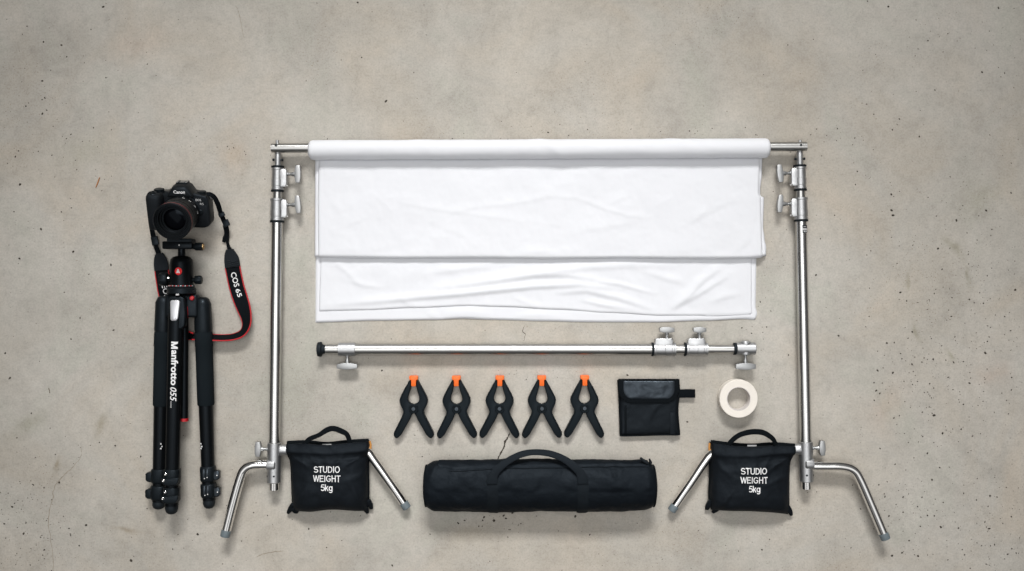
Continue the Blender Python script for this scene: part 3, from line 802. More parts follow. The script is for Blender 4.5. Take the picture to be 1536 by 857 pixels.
def sandbag(label, dx, top, bot, left, right, handle, tails, lines, trim, clip, seed):
    t = thing('sandbag', label, 'sandbag', W(dx, 720, 0), 'black sandbags on the stand legs')
    g = coons(top, bot, left, right, 64, 60)
    def zf(u, v, x, y):
        eu = 1 - abs(2 * u - 1) ** 3.2; 
        # flat folded band at the top, full belly below
        belly = max(min((v - 0.02) / 0.42, 1), 0); belly = belly * belly * (3 - 2 * belly)
        low = 1 - max((v - 0.72) / 0.28, 0) ** 3
        q_ = min(max((v - 0.15) / 0.18, 0), 1); q_ = 1 - q_ * q_ * (3 - 2 * q_)
        z = 6 + 16 * q_ + (13 - 9 * q_) * max(eu, 0) ** 0.45 * max(low, 0) ** 0.7 + 15 * belly * max(eu, 0) ** 0.6 * max(low, 0) ** 0.6
        k = max(eu, 0) ** 0.5 * max(low, 0) ** 0.5
        z += k * (2.2 * fb(x, y, 0.02, seed) + 0.8 * fb(x, y, 0.06, seed + 3))
        # seam step under the folded-over top band
        z += 2.6 * (1 - 1 / (1 + math.exp(-(v - 0.195) * 90)))
        # pulls running from the lower and upper corners
        for (cu, cv, ang, am) in ((0.08, 0.95, -0.9, 2.4), (0.93, 0.95, -2.2, 2.6), (0.07, 0.25, 0.9, 2.2), (0.93, 0.25, 2.3, 2.2), (0.98, 0.6, 2.9, 2.0), (0.3, 0.2, 1.2, 1.2), (0.7, 0.2, 1.9, 1.2), (0.5, 0.2, 1.5, 1.0)):
            du, dv = u - cu, v - cv
            l = du * math.cos(ang) + dv * math.sin(ang); q = -du * math.sin(ang) + dv * math.cos(ang)
            if -0.05 < l < 0.4:
                z += am * k * math.exp(-(q / 0.03) ** 2) * math.sin(PI * (l + 0.05) / 0.45)
        return max(z, 1)
    mb = pillow(g, zf, 20)
    body = mb.build('bag', 'canvas', t, angle=70, weld=True)
    bv = mb.bvh()
    # hem along the top edge
    hem = [tuple(W(x, y - 0.5, 18, 20)) for x, y in spline(top, 6)]
    MB().tube(hem, [3.2] * len(hem), 10).build('hem', 'webbing', t)
    # seam tails at the lower corners
    for tl in tails:
        P = spline([(*W(x, y, z, 20), w, 0) for x, y, z, w in tl], 6)
        MB().ribbon(P, 5.0).build('corner_flap', 'canvas', t, bevel=1.6, seg=2, angle=60)
    # piping down the sides
    for e in (left, right):
        P = [W(x, y, 0, 20) for x, y in spline(e, 10)[8:-4]]
        MB().tube([(p.x, p.y, 8) for p in P], 1.6, 8).build('piping', 'webbing', t)
    P = spline([(*W(x, y, z), w, tw) for x, y, z, w, tw in handle], 8)
    MB().ribbon(P, 1.6).build('handle', 'webbing', t, bevel=0.4)
    # stitched strap ends of the handle
    for i in (0, -1):
        x, y = handle[i][:2]
        pts = []
        for b in range(5):
            row = []
            for a in range(5):
                px, py = lerp(x - 6, x + 6, a / 4), lerp(y - 1, y + 15, b / 4)
                q = W(px, py, 0, 20); hit = bv.ray_cast(Vector((q.x, q.y, 300)), Vector((0, 0, -1)))
                row.append(Vector((q.x, q.y, (hit[0].z if hit[0] else 12) + 0.7)))
            pts.append(row)
    pr = MB()
    for s_, cx, cy, w, h_ in lines:
        o = W(cx, cy, 0, 45)
        m = stroke_text(s_, w * 0.96, h_ * 0.96, o, bv)
        pr.add(m.v, m.f)
    pr.build('lettering', 'white', t)
    MB().tube([tuple(W(x, y, z, 20)) for x, y, z in trim], 1.6, 8).build('edge_trim', 'amber', t)
    MB().box(W(*clip, 17), X, Y, Z, (-7, -2.0, -2), (7, 1.6, 4.5)).build('buckle', 'pale', t, bevel=0.8)
    return t

sandbag('black sandbag printed STUDIO WEIGHT 5kg on the left stand, its handle bulging over the top', 491,
        [(430.5, 665.5), (460, 664.5), (490, 667), (520, 664), (552.5, 662)], [(437, 769), (462, 771), (497, 767.5), (530, 769.5), (550.5, 770)],
        [(430.5, 665.5), (429.5, 683), (434, 696), (435.5, 730), (437, 769)], [(552.5, 662), (553, 682), (550.5, 698), (551, 730), (550.5, 770)],
        [(456, 668, 26, 7, 0), (464, 659, 30, 7, 15), (478, 653, 34, 7, 30), (490, 645.5, 36, 8, 10), (500, 643, 36, 8, 0), (512, 647, 34, 8, 10), (521, 653, 31, 7, 20), (526, 668, 26, 7, 0)],
        [[(438, 757, 14, 5), (434, 765, 9, 8), (428.5, 773.5, 4, 4)], [(438, 764, 12, 6), (440, 769, 8, 7), (443, 771, 4, 5)], [(540, 757, 16, 8), (547, 766, 9, 8), (549, 773, 4, 4)], [(551, 752, 12, 7), (554, 760, 8, 7), (555, 766.5, 4, 5)]],
        [('STUDIO', 488.2, 706.5, 40, 10.2), ('WEIGHT', 488.5, 720.2, 43, 10.2), ('5kg', 488, 735, 18.3, 12.4)],
        [(553.5, 663, 12), (555, 668, 13), (554.5, 677, 12)], (491, 667), 11.0)
sandbag('black sandbag printed STUDIO WEIGHT 5kg on the right stand, below the roll of tape', 1128,
        [(1067, 664), (1095, 667.5), (1127, 669.5), (1160, 667.5), (1192.5, 669.5)], [(1069, 768), (1095, 769), (1127, 769.5), (1160, 772), (1186, 775)],
        [(1067, 664), (1067, 690), (1067, 720), (1066, 745), (1069, 768)], [(1192.5, 669.5), (1192, 684), (1187, 698), (1186, 730), (1186, 775)],
        [(1092, 669, 26, 7, 0), (1099, 660, 30, 7, 25), (1111, 652, 34, 7.5, 15), (1128, 648, 36, 8, 0), (1144, 649, 36, 8, 0), (1155, 655, 33, 7.5, 20), (1161, 661, 30, 7.5, 30), (1164, 671, 26, 7, 0)],
        [[(1068, 752, 12, 6), (1064, 762, 8, 7), (1063, 767, 4, 5)], [(1082, 757, 14, 8), (1077, 766, 9, 8), (1072, 772, 4, 4)], [(1180, 758, 14, 8), (1187, 768, 9, 8), (1191.5, 776.5, 4, 4)]],
        [('STUDIO', 1133.5, 709, 40, 10.2), ('WEIGHT', 1134, 722.7, 42.5, 10.2), ('5kg', 1134.5, 737.2, 17.6, 12.2)],
        [(1066, 666, 12), (1065.3, 672, 13), (1066.5, 684, 12)], (1127, 668.5), 31.0)

def duffel():
    t = thing('carry_bag', 'long black zipped carry bag with two grab handles lying at the bottom centre', 'carry bag', W(810, 729, 0))
    zc = 37.0
    c0, c1 = W(641, 729, 26), W(978.5, 728.5, 26); L = c1.x - c0.x
    def surf(tt, an, extra=0.0):
        """an: angle from straight up, positive towards the photo's top"""
        x = c0.x + L * tt; e = min(tt, 1 - tt) * L
        r = 37.4 + 0.6 * math.sin(tt * PI) - 6.0 * max(0, 1 - e / 15.0) ** 2 - 1.2 * max(0, 1 - e / 60.0)
        k = min(e / 10.0, 1)
        yy = an * 36
        r += k * (2.4 * fb(x, yy, 0.012, 4.0) + 0.9 * fb(x, yy, 0.04, 8.0))
        for px, a0, ang, am, w in ((690, 0.35, 0.5, 1.6, 7), (715, 0.1, -0.6, 1.5, 6), (650, 0.6, 1.2, 1.6, 5), (660, 0.0, -0.9, 1.5, 6), (800, 0.3, 0.35, 1.6, 9), (790, -0.2, 0.7, 1.4, 7), (840, 0.3, -0.5, 1.6, 7),
                                   (910, 0.35, -0.4, 1.7, 8), (935, 0.05, -0.3, 1.4, 7), (968, -0.1, 1.3, 1.5, 5), (900, -0.3, 0.6, 1.2, 7), (760, 0.25, 0.4, 1.3, 6)):
            dx, dy = x - (px - 768) * 0.975, yy - a0 * 36
            l = dx * math.cos(ang) + dy * math.sin(ang); q = -dx * math.sin(ang) + dy * math.cos(ang)
            r += 1.35 * k * am * math.exp(-(q / w) ** 2 - (l / 26.0) ** 2)
        r += extra
        y = c0.y + math.sin(an) * r; z = zc + math.cos(an) * r
        z = z * 0.68
        if z < 3: z = 3 * (z / 3 if z > 0 else 0)
        # ends lean very slightly
        return Vector((x + (1.0 if tt > 0.5 else -1.0) * 3.0 * (0.5 + 0.5 * math.cos(an)) * max(0, 1 - e / 40.0), y, max(z, 0.0)))
    nt_, n = 170, 72
    rings = [[surf(i / nt_, 2 * PI * k / n) for k in range(n)] for i in range(nt_ + 1)]
    mb = MB().rings(rings, False, False)
    body = mb.build('bag', 'nylon', t, angle=70)
    for q, s_ in ((rings[0], -1), (rings[-1], 1)):
        c = sum(q, Vector()) / n
        m = MB()
        rs = [[c + (p - c) * f_ + X * s_ * b for p in q] for f_, b in ((1.0, 0), (0.93, 1.6), (0.75, 2.8), (0.5, 3.6), (0.2, 4.0), (0.03, 4.0))]
        ec = m.rings(rs, False, True).build('end_panel', 'nylon', t, angle=60)
        MB().tube(q + [q[0]], 1.3, 8, caps=False).build('piping', 'webbing', ec)
    # storm flap over the zip
    rows = []
    for b in range(9):
        f = b / 8; row = []
        for i in range(121):
            tt = lerp(0.055, 0.975, i / 120); px = 638 + 343 * tt
            low = pw([(650, 1.08), (662, 0.93), (682, 0.76), (740, 0.84), (800, 0.88), (880, 0.92), (940, 0.96), (975, 1.02)])(px)
            an = lerp(low, 1.5, f)
            row.append(surf(tt, an, 1.7 if b else 0.0))
        rows.append(row)
    fl = MB().grid(rows).build('zip_flap', 'nylon', t, angle=70)
    zp = [surf(lerp(0.1, 0.955, i / 80), pw([(650, 0.9), (682, 0.715), (740, 0.80), (800, 0.845), (880, 0.885), (975, 0.97)])(638 + 343 * lerp(0.1, 0.955, i / 80)), 0.35) for i in range(81)]
    MB().tube(zp, 0.5, 6).build('zipper', 'webbing', t)
    # sewn bands and the loop handles
    ZF = 0.74
    for px in (738.5, 874):
        rows = []
        for b in range(30):
            an = lerp(0.33, -1.75, b / 29); row = []
            for a in range(7):
                p = (px - 8.3 + 16.6 * a / 6 - 638) / 343.5
                row.append(surf(p, an, 0.8 if 0 < a < 6 else 0.1))
            rows.append(row)
        MB().grid(rows).build('strap_band', 'band', t, angle=70)
    P = spline([(*W(x, y, z * 0.70), w, tw) for x, y, z, w, tw in
                ((738, 726, 75.6, 15.5, 0), (738.5, 718, 75.2, 15, 0), (742, 710, 73.5, 12.5, 0), (750, 701, 70, 11, 10), (764, 690.5, 66, 10, 18), (783, 681.5, 62, 9.5, 25), (803, 678.5, 60, 9, 30),
                 (826, 681, 61, 9.5, 25), (846, 689, 65, 10, 18), (860, 699, 70, 11, 10), (870, 709, 73.5, 12.5, 0), (873.5, 718, 75.2, 15, 0), (874, 726, 75.6, 15.5, 0))], 8)
    MB().ribbon(P, 1.8).build('handle', 'band', t, bevel=0.5)
    # zip pulls
    q = W(964, 690.5, 35); 
    MB().tube([q + Vector((-4, 4, 4)), q + Vector((1, 0, 4)), q + Vector((7, -4, 3))], [1.6, 2.4, 2.0], 10).build('zip_pull', 'rubber', t)
    q = W(974.5, 693, 32)
    MB().tube([q + Vector((-1, 5, 4)), q + Vector((1, 0, 3)), q + Vector((1.5, -5, 0))], [1.2, 2.2, 2.0], 10).build('zip_pull', 'rubber', t)
duffel()

def pouch():
    t = thing('pouch', 'small black pouch with a glossy flap and a side tab, right of the clamps', 'pouch', W(973, 612, 0))
    top = [(927.5, 570.5), (955, 569.5), (990, 570.5), (1017.5, 569)]; bot = [(931, 653.5), (960, 653), (990, 652), (1019, 652)]
    left = [(927.5, 570.5), (929, 595), (930, 620), (931, 653.5)]; right = [(1017.5, 569), (1018.5, 590), (1016, 615), (1019, 652)]
    g = coons(top, bot, left, right, 48, 44)
    def zf(u, v, x, y):
        e = max(min(1 - abs(2 * u - 1) ** 6, 1 - abs(2 * v - 1) ** 6), 0)
        z = 5 + 6.0 * e ** 0.5 + (1.3 * fb(x, y, 0.03, 6.0) + 0.4 * fb(x, y, 0.09, 2)) * min(e * 3, 1)
        for (cu, cv, ang, am) in ((0.6, 0.6, -0.75, 1.0), (0.45, 0.75, -0.7, 0.9), (0.15, 0.6, 1.3, 0.8)):
            du, dv = u - cu, v - cv
            q = -du * math.sin(ang) + dv * math.cos(ang); l = du * math.cos(ang) + dv * math.sin(ang)
            z += am * math.exp(-(q / 0.05) ** 2 - (l / 0.16) ** 2)
        return z
    mb = pillow(g, zf, 6)
    mb.build('body', 'pouch', t, angle=70, weld=True)
    bv = mb.bvh()
    # side and bottom binding
    edge = spline(left, 6) + spline(bot, 6)[1:] + list(reversed(spline(right, 6)))[1:]
    MB().tube([tuple(W(x, y, 5.5, 6)) for x, y in edge], 1.7, 8, flat=1.4).build('binding', 'webbing', t)
    rows = []   # clear window strip near the right edge
    sw = MB().box(W(1009, 635, 11), X, Y, Z, (-4, -17, 0), (3.5, 16, 1.0))
    sw.build('side_strip', 'pouch', t, bevel=0.4)
    sw = MB().box(W(939, 630, 11), X, Y, Z, (-2, -20, -1), (1.0, 22, 0.6))
    sw.build('side_strip', 'webbing', t, bevel=0.4)
    # flap: border with the vinyl panel inset
    def rounded(x0, x1, y0, y1, r, n=8):
        pts = [(x0, y0), (x1, y0)]
        for k in range(n + 1):
            a = PI / 2 * k / n; pts.append((x1 - r + r * math.cos(a), y1 - r + r * math.sin(a)))
        for k in range(n + 1):
            a = PI / 2 + PI / 2 * k / n; pts.append((x0 + r + r * math.cos(a), y1 - r + r * math.sin(a)))
        return pts
    o = W(768, 428.5, 0)
    fl = MB().prism([(x - 768) * 0.991 and ((x - 768) * 0.991, (428.5 - y) * 0.991) for x, y in rounded(927.5, 1018.6, 568.8, 605.5, 21)], X, Y, Z, o, 8.5, 13.6)
    fb_ = fl.build('flap', 'webbing', t, bevel=1.2, seg=3, angle=50)
    # puffed vinyl panel
    nu, nv = 44, 20; rows = []
    for j in range(nv + 1):
        v = j / nv; row = []
        y = lerp(571.2, 599.5, v)
        ins = 0.0
        if y > 584: 
            q = (y - 584) / 15.5; ins = 15 * (1 - math.sqrt(max(1 - q * q, 0)))
        for i in range(nu + 1):
            u = i / nu; x = lerp(934 + ins, 1013 - ins, u)
            e = max(min(1 - abs(2 * u - 1) ** 8, 1 - abs(2 * v - 1) ** 6), 0)
            z = 13.0 + 1.6 * e ** 0.5 + e * (0.9 * fb(x, y, 0.05, 3.3))
            for cx, cy, am in ((967, 581, 0.9), (1000, 584, 0.8), (955, 590, 0.7), (985, 592, 0.6)):
                z -= am * e * math.exp(-((x - cx) / 4.5) ** 2 - ((y - cy) / 4.0) ** 2)
            row.append(W(x, y, z, 13))
        rows.append(row)
    MB().grid(rows, True).build('flap_panel', 'vinyl', fb_, angle=70)
    tb = MB().box(W(1018, 590.5, 6), X, Y, Z, (-4, -6.2, 0), (24.5, 6.4, 1.8))
    tb.build('side_tab', 'webbing', t, bevel=0.5)
pouch()

def tape():
    c = W(1104, 596.4, 0)
    zt = 18.0
    ro, ri = 28.4, 16.6
    t = thing('tape_roll', 'roll of cream masking tape lying flat above the right sandbag', 'tape', c)
    mb = MB()
    n = 72
    prof = [(ri + 1.3, 0.3), (ro - 0.6, 0.0), (ro, 0.6), (ro, zt - 0.7), (ro - 0.7, zt), (ri + 4.5, zt), (ri + 1.3, zt - 0.15)]
    rings = [[c + Vector((math.cos(2 * PI * k / n) * r, math.sin(2 * PI * k / n) * r, z)) for k in range(n)] for r, z in prof]
    mb.rings(rings, False, False); mb.build('tape', 'tape', t, angle=40)
    m2 = MB(); prof = [(ri + 1.3, zt - 0.15), (ri + 0.2, zt + 0.05), (ri, zt - 0.4), (ri, 0.2), (ri + 1.3, 0.3)]
    m2.rings([[c + Vector((math.cos(2 * PI * k / n) * r, math.sin(2 * PI * k / n) * r, z)) for k in range(n)] for r, z in prof], False, False)
    m2.build('core', 'core', t, angle=40)
tape()

# ------------------------------------------------------------------ tripod
def tripod():
    t = thing('tripod', 'black folded camera tripod with ball head lying on its side at the left', 'tripod', W(270, 600, 0))
    def leg(path, zt, zb, r_t, r_b, sleeve, lname, locks, foot, sidelever, front):
        (xa, ya), (xb, yb) = path
        def A(y): 
            f = (y - ya) / (yb - ya)
            z = lerp(zt, zb, f); return W(lerp(xa, xb, f), y, z)
        d = (A(yb) - A(ya)).normalized(); s = Vector((-d.y, d.x, 0)).normalized(); s = s if s.x > 0 else -s
        n = s.cross(d).normalized(); n = n if n.z > 0 else -n
        lg = MB().tube([A(ya), A(yb)], [r_t, r_b], 32, sq=0.18 if front else 0.05).build('leg', 'anod', t, angle=50)
        if sleeve:
            y0, y1 = sleeve
            L = (A(y1) - A(y0)).length
            q = MB().tube([A(y0), A(y0 + 4), A(y0 + 22), A(y0 + 23.5), A((y0 + y1) / 2), A(y1 - 2), A(y1)], [r_t + 0.3, r_t + 1.2, r_t + 1.4, r_t + 0.9, r_t + 0.9, r_t + 0.7, r_t - 0.2], 32)
            q.build('foam_sleeve', 'foam', lg, angle=40)
        for (y0, y1) in locks:
            L = (A(y1) - A(y0)).length
            lk = MB().tube([A(y0), A(y0 + 1.5), A(y1 - 3), A(y1)], [r_b + 0.8, r_b + 2.0, r_b + 2.0, r_b + 0.6], 28, sq=0.25).build('leg_lock', 'plastic', lg, bevel=0.6, angle=40)
            ym = (y0 + y1) / 2
            if front:      # lever lies across the front
                pts = [(-r_b - 1.5, 4.5), (-4, 3.0), (4, 5.0), (r_b + 1.0, 5.5), (r_b + 4.0, 4), (r_b + 3.4, -2), (r_b, -6.0), (0, -7.5), (-r_b + 3, -6.5), (-r_b - 1.5, -3)]
                MB().prism(pts, s, -d, n, A(ym + 4), r_b - 1, r_b + 5.0).build('lever', 'plastic', lk, bevel=1.8, seg=3, angle=50)
                for yy, xx in ((ym - 5.5, -r_b * 0.62), (ym + 3.5, -r_b * 0.82)):
                    o = A(yy) + s * xx + n * (r_b + (1.0 if yy < ym else 4.4))
                    MB().lathe(o, n, [(0, 2.1), (1.0, 2.1), (1.4, 1.5), (1.0, 0.8), (1.0, 0.1)], 14).build('screw', 'chrome', lk)
            else:
                sg = sidelever
                pts = [(r_b - 2, -5.5), (r_b + 6.0, -6.5), (r_b + 9.5, -4.5), (r_b + 9.0, 6.0), (r_b + 5, 8.5), (r_b - 2, 8.0)]
                MB().prism(pts, s * sg, d, n, A(ym + 1), -3.5, 6.5).build('lever', 'gloss' if sg > 0 else 'plastic', lk, bevel=1.6, seg=3, angle=50)
                if sg > 0:
                    o = A(ym + 2) + s * (r_b + 5.5) + n * 6.3
                    MB().lathe(o, n, [(0, 1.1), (0.8, 1.1), (1.0, 0.7)], 12).build('screw', 'chrome', lk)
                    for xx in (-3.5, 1.5):
                        pts = [(xx - 2.0, -9), (xx + 2.0, -9), (xx + 2.0, 7), (xx - 2.0, 7)]
                        MB().prism(pts, s, d, n, A(ym), r_b, r_b + 2.6).build('hinge_rib', 'gloss', lk, bevel=0.8)
                    for xx, yy in ((-2, 5), (2, 3.5)):
                        MB().lathe(A(ym + yy) + s * xx + n * (r_b + 2.0), n, [(0, 0.8), (1.0, 0.8)], 8).build('screw', 'chrome', lk)
        y0, y1 = foot
        L = (A(y1) - A(y0)).length
        rf = r_b - 0.3
        MB().lathe(A(y0), d, [(0, rf - 1.5), (1.5, rf - 0.2), (L * 0.55, rf), (L * 0.8, rf * 0.86), (L * 0.95, rf * 0.55), (L, rf * 0.2)], 24).build('rubber_foot', 'rubber', lg, angle=50)
        return A, s, n, lg, d
    # the two legs on the floor, then the one on top
    A1, s1, n1, l1, _ = leg(((245.0, 470), (238.3, 752)), 17, 12, 11.2, 9.6, (497, 609), 'l', [(703, 724), (728, 749)], (750, 764), -1, False)
    A2, s2, n2, l2, _ = leg(((304.5, 470), (313.5, 750)), 17, 12, 11.6, 9.2, (497, 608), 'r', [(699, 722), (725, 746)], (746, 763), 1, False)
    A3, s3, n3, l3, d3 = leg(((264.2, 470), (257.5, 758)), 36, 29, 11.0, 9.8, None, 'c', [(703, 727), (730, 753)], (753, 771.5), 1, True)
    # small printed scale marks on the lower tubes
    for A, s, n, x0, lg in ((A1, s1, n1, 4, l1), (A2, s2, n2, -6.5, l2)):
        m = MB()
        for k, y in enumerate((664, 668, 671)):
            r = 10.1; u = x0 + (k % 2) * 1.2
            o = A(y) + s * u + n * (math.sqrt(r * r - u * u) + 0.15)
            m.box(o, s, Y, n, (-1.3, -1.3, -0.3), (1.3, 0.8, 0.2))
        m.build('scale_marks', 'pale', lg)
    # shoulders (leg hinges)
    def shoulder(A, s, n, y0, y1, r, name, side):
        m = MB().tube([A(y0 - 26), A(y0 - 23), A(y0 - 16), A(y0 - 4), A(y1 - 4), A(y1)], [r * 0.45, r * 0.75, r * 0.98, r, r + 0.6, r - 0.2], 28, sq=0.12)
        return m.build('leg_hinge', 'plastic', t, bevel=0, angle=50)
    shoulder(A1, s1, n1, 470, 498, 11.6, 'l', -1); shoulder(A2, s2, n2, 472, 498, 12.2, 'r', 1)
    # spider block joining the legs under the column
    MB().box(W(272, 462, 24), X, Y, Z, (-22, -14, -10), (26, 20, 8)).build('spider', 'plastic', t, bevel=4, seg=3)
    # top hinge with silver release lever
    hz = 44.5
    def q(x, y): return ((x - 768) * (1 - hz / H), (428.5 - y) * (1 - hz / H))
    hb = MB().prism([q(*p) for p in ((253, 447), (257, 444.5), (270, 444.5), (276, 447), (278, 470), (276.5, 489), (272, 494), (256, 494), (252, 488), (251.5, 468))], X, Y, Z, (0, 0, 0), 30, hz).build('leg_hinge', 'plastic', t, bevel=2.2, seg=3, angle=50)
    lv = MB().prism([q(*p) for p in ((256, 452.5), (258, 450.3), (268.8, 450.3), (270.8, 453), (267.8, 478), (265, 481.6), (258, 481.6), (256.3, 479))], X, Y, Z, (0, 0, 0), hz - 1, hz + 3.5).build('release_lever', 'silver', hb, bevel=1.6, seg=3, angle=50)
    MB().prism([q(*p) for p in ((258.2, 474), (266, 474), (264.5, 479.6), (259, 479.6))], X, Y, Z, (0, 0, 0), hz + 2.8, hz + 4.3).build('lever_tip', 'silver', lv, bevel=0.6)
    MB().box(W(266, 442, 47), X, Y, Z, (-2.2, -1.5, -3), (2.2, 1.5, 0.5)).build('level_window', 'pale', t, bevel=0.5)
    # column behind the front leg, red collar at its end
    col = MB().tube([W(276, 470, 22), W(275.6, 628, 19)], 6.4, 22, sq=0.2).build('center_column', 'anod', t)
    MB().tube([W(275.6, 627.5, 19), W(275.6, 632, 19)], 6.9, 22, sq=0.2).build('red_ring', 'red', col)
    MB().lathe(W(288, 447.5, 32), Vector((0.1, 0.1, 1)), [(-4, 3.6), (1.5, 3.6), (3.2, 2.6), (3.6, 0.8)], 20).build('level_button', 'red', t)
    MB().prism([(-2.3, -9), (1.8, -9), (3, -2), (2.2, 8), (-1.5, 9)], X, Y, Z, W(282, 468, 24), 0, 10).build('column_latch', 'red', t, bevel=1)
    MB().box(W(290.5, 468, 28), X, Y, Z, (-1.2, -3.5, 0), (1.2, 3.5, 2)).build('latch_pin', 'pale', t, bevel=0.4)
    # lettering on the front leg
    top = lambda y: A3(y) + n3 * 11.2
    c = A3(545); ay = s3
    lt = MB()
    for s_, yc, w, h_, xo, bold, sh in (('anfrotto', 551.8, 53, 10.6, 261.8, 0.03, 0.0), ('055', 591.5, 21, 9.5, 260.0, 0.012, 0.25), ('llllll', 607, 9, 1.6, 256.5, 0.0, 0.0)):
        cc = W(xo, yc, A3(yc).z + 11.3)
        m = text_mb(s_, w * 0.97, h_ * 0.97, cc, d3, s3, bold, None, 0.25, 1.0, sh)
        lt.add(m.v, m.f)
    o = W(261.8, 518.2, A3(518).z + 11.55)
    for q_, pts in enumerate(([(-5.4, -5), (-2.9, -5), (-2.9, 5), (-5.4, 5)], [(2.9, -5), (5.4, -5), (5.4, 5), (2.9, 5)],
                              [(-5.4, 5), (-2.6, 5), (1.2, -5), (-1.2, -5)], [(5.4, 5), (2.6, 5), (-1.2, -5), (1.2, -5)])):
        n_ = len(lt.v); pp = [o + d3 * x * 0.97 + s3 * y * 0.97 + Z * 0.03 * q_ for x, y in pts]
        if (pp[1] - pp[0]).cross(pp[2] - pp[0]).z < 0: pp.reverse()
        lt.add(pp, [(0, 1, 2, 3)])
    lt.build('lettering', 'white', l3)
    # ball head: body, pan base, stem, plate
    zc = 27.0
    A = lambda x, y: W(x, y, zc)
    hd = thing_part = MB().lathe(A(272.3, 431), Y, [(0, 15.5), (1, 17.0), (3, 17.2), (36, 16.6), (41, 15.6), (44.5, 12.0), (46, 7.0)], 44).build('ball_head', 'anod', t, angle=40)
    MB().lathe(A(272.6, 441.5), Y, [(0, 18.5), (1.2, 21.0), (7.5, 21.0), (9.5, 19.5), (10.5, 17.5)], 44).build('pan_base', 'plastic', hd)
    rg = MB().lathe(A(272.4, 431), Y, [(0, 18.0), (0.4, 18.6), (2.6, 18.6), (3.2, 17.3)], 44).build('pan_scale', 'black', hd)
    m = MB()
    for k in range(16):
        a = math.radians(-72 + k * 9.6)
        r = 18.75
        m.box(A(272.4, 428.9) + Vector((math.sin(a) * r, 0, math.cos(a) * r)), Vector((math.cos(a), 0, -math.sin(a))), Y, Vector((math.sin(a), 0, math.cos(a))), (-0.85, -0.6, -0.2), (0.85, 0.6, 0.15))
    m.mi = [(i // 6) % 2 for i in range(len(m.f))]
    m.build('scale_marks', ['red', 'pale'], rg)
    MB().lathe(A(272.5, 388), Y, [(0, 6.5), (2, 5.6), (16, 5.2), (22, 7)], 24).build('ball_stem', 'anod', hd)
    # emblem
    o = W(267.3, 407, zc + 17.0); nn = Vector((-0.22, 0, 1)).normalized()
    em = MB().lathe(o - nn * 1.2, nn, [(0, 5.6), (1.4, 5.6), (1.7, 5.2)], 28).build('emblem', 'badge', hd)
    bx, by = Vector((1, 0, 0.22)).normalized(), Y
    m = MB()
    for pts in ([(-2.9, -2.8), (-1.7, -2.8), (0.3, 2.6), (-0.9, 3.2)], [(2.9, -2.8), (1.7, -2.8), (-0.3, 2.6), (0.9, 3.2)], [(-0.7, -2.8), (0.7, -2.8), (0.9, 0.3), (-0.9, 0.3)]):
        m.prism(pts, bx, by, nn, o, 0.4, 0.75)
    m.build('emblem_mark', 'white', em)
    # knobs on the head
    k1 = MB().lathe(A(256, 419), -X, [(0, 4), (3, 4), (4, 8.8), (6, 9.6), (14, 9.6), (16, 8.6), (16.6, 5)], 24, ribs=(3, 5, 0.7)).build('lock_knob', 'plastic', hd)
    MB().lathe(W(252.5, 417, zc + 9), Vector((0.2, 0, 1)), [(0, 1.4), (1.0, 1.2)], 10).build('screw', 'chrome', k1)
    MB().lathe(A(288, 420), X, [(0, 3), (3, 3), (4, 5.2), (6, 6.0), (12.5, 6.0), (14.5, 5.0), (15, 2)], 24, ribs=(3, 5, 0.5)).build('lock_knob', 'plastic', hd)
    # quick-release clamp
    cl = MB().box(W(270, 368, 22), X, Y, Z, (-22, -6, -8), (22, 5.5, 14)).build('plate_clamp', 'anod', t, bevel=2, seg=2)
    MB().box(W(272, 361.5, 24), X, Y, Z, (-17, -2.4, -8), (19, 2.8, 14)).build('quick_plate', 'rubber', cl, bevel=1.2)
    kn = MB().lathe(W(289, 370.2, 28), X, [(0, 3), (3, 4.6), (5, 5.4), (14, 5.6), (15.2, 5.2), (15.4, 3)], 22, ribs=(2, 4, 0.5)).build('clamp_knob', 'plastic', cl)
    MB().lathe(W(289, 370.2, 28), Vector((1, 0, 0)), [(15.2, 4.6), (16.2, 4.4), (16.6, 3.0)], 20).build('knob_cap', 'brass', kn)
    MB().lathe(W(269, 368, 36), Z, [(0, 1.4), (0.9, 1.2)], 10).build('screw', 'chrome', cl)
    return t
tripod()

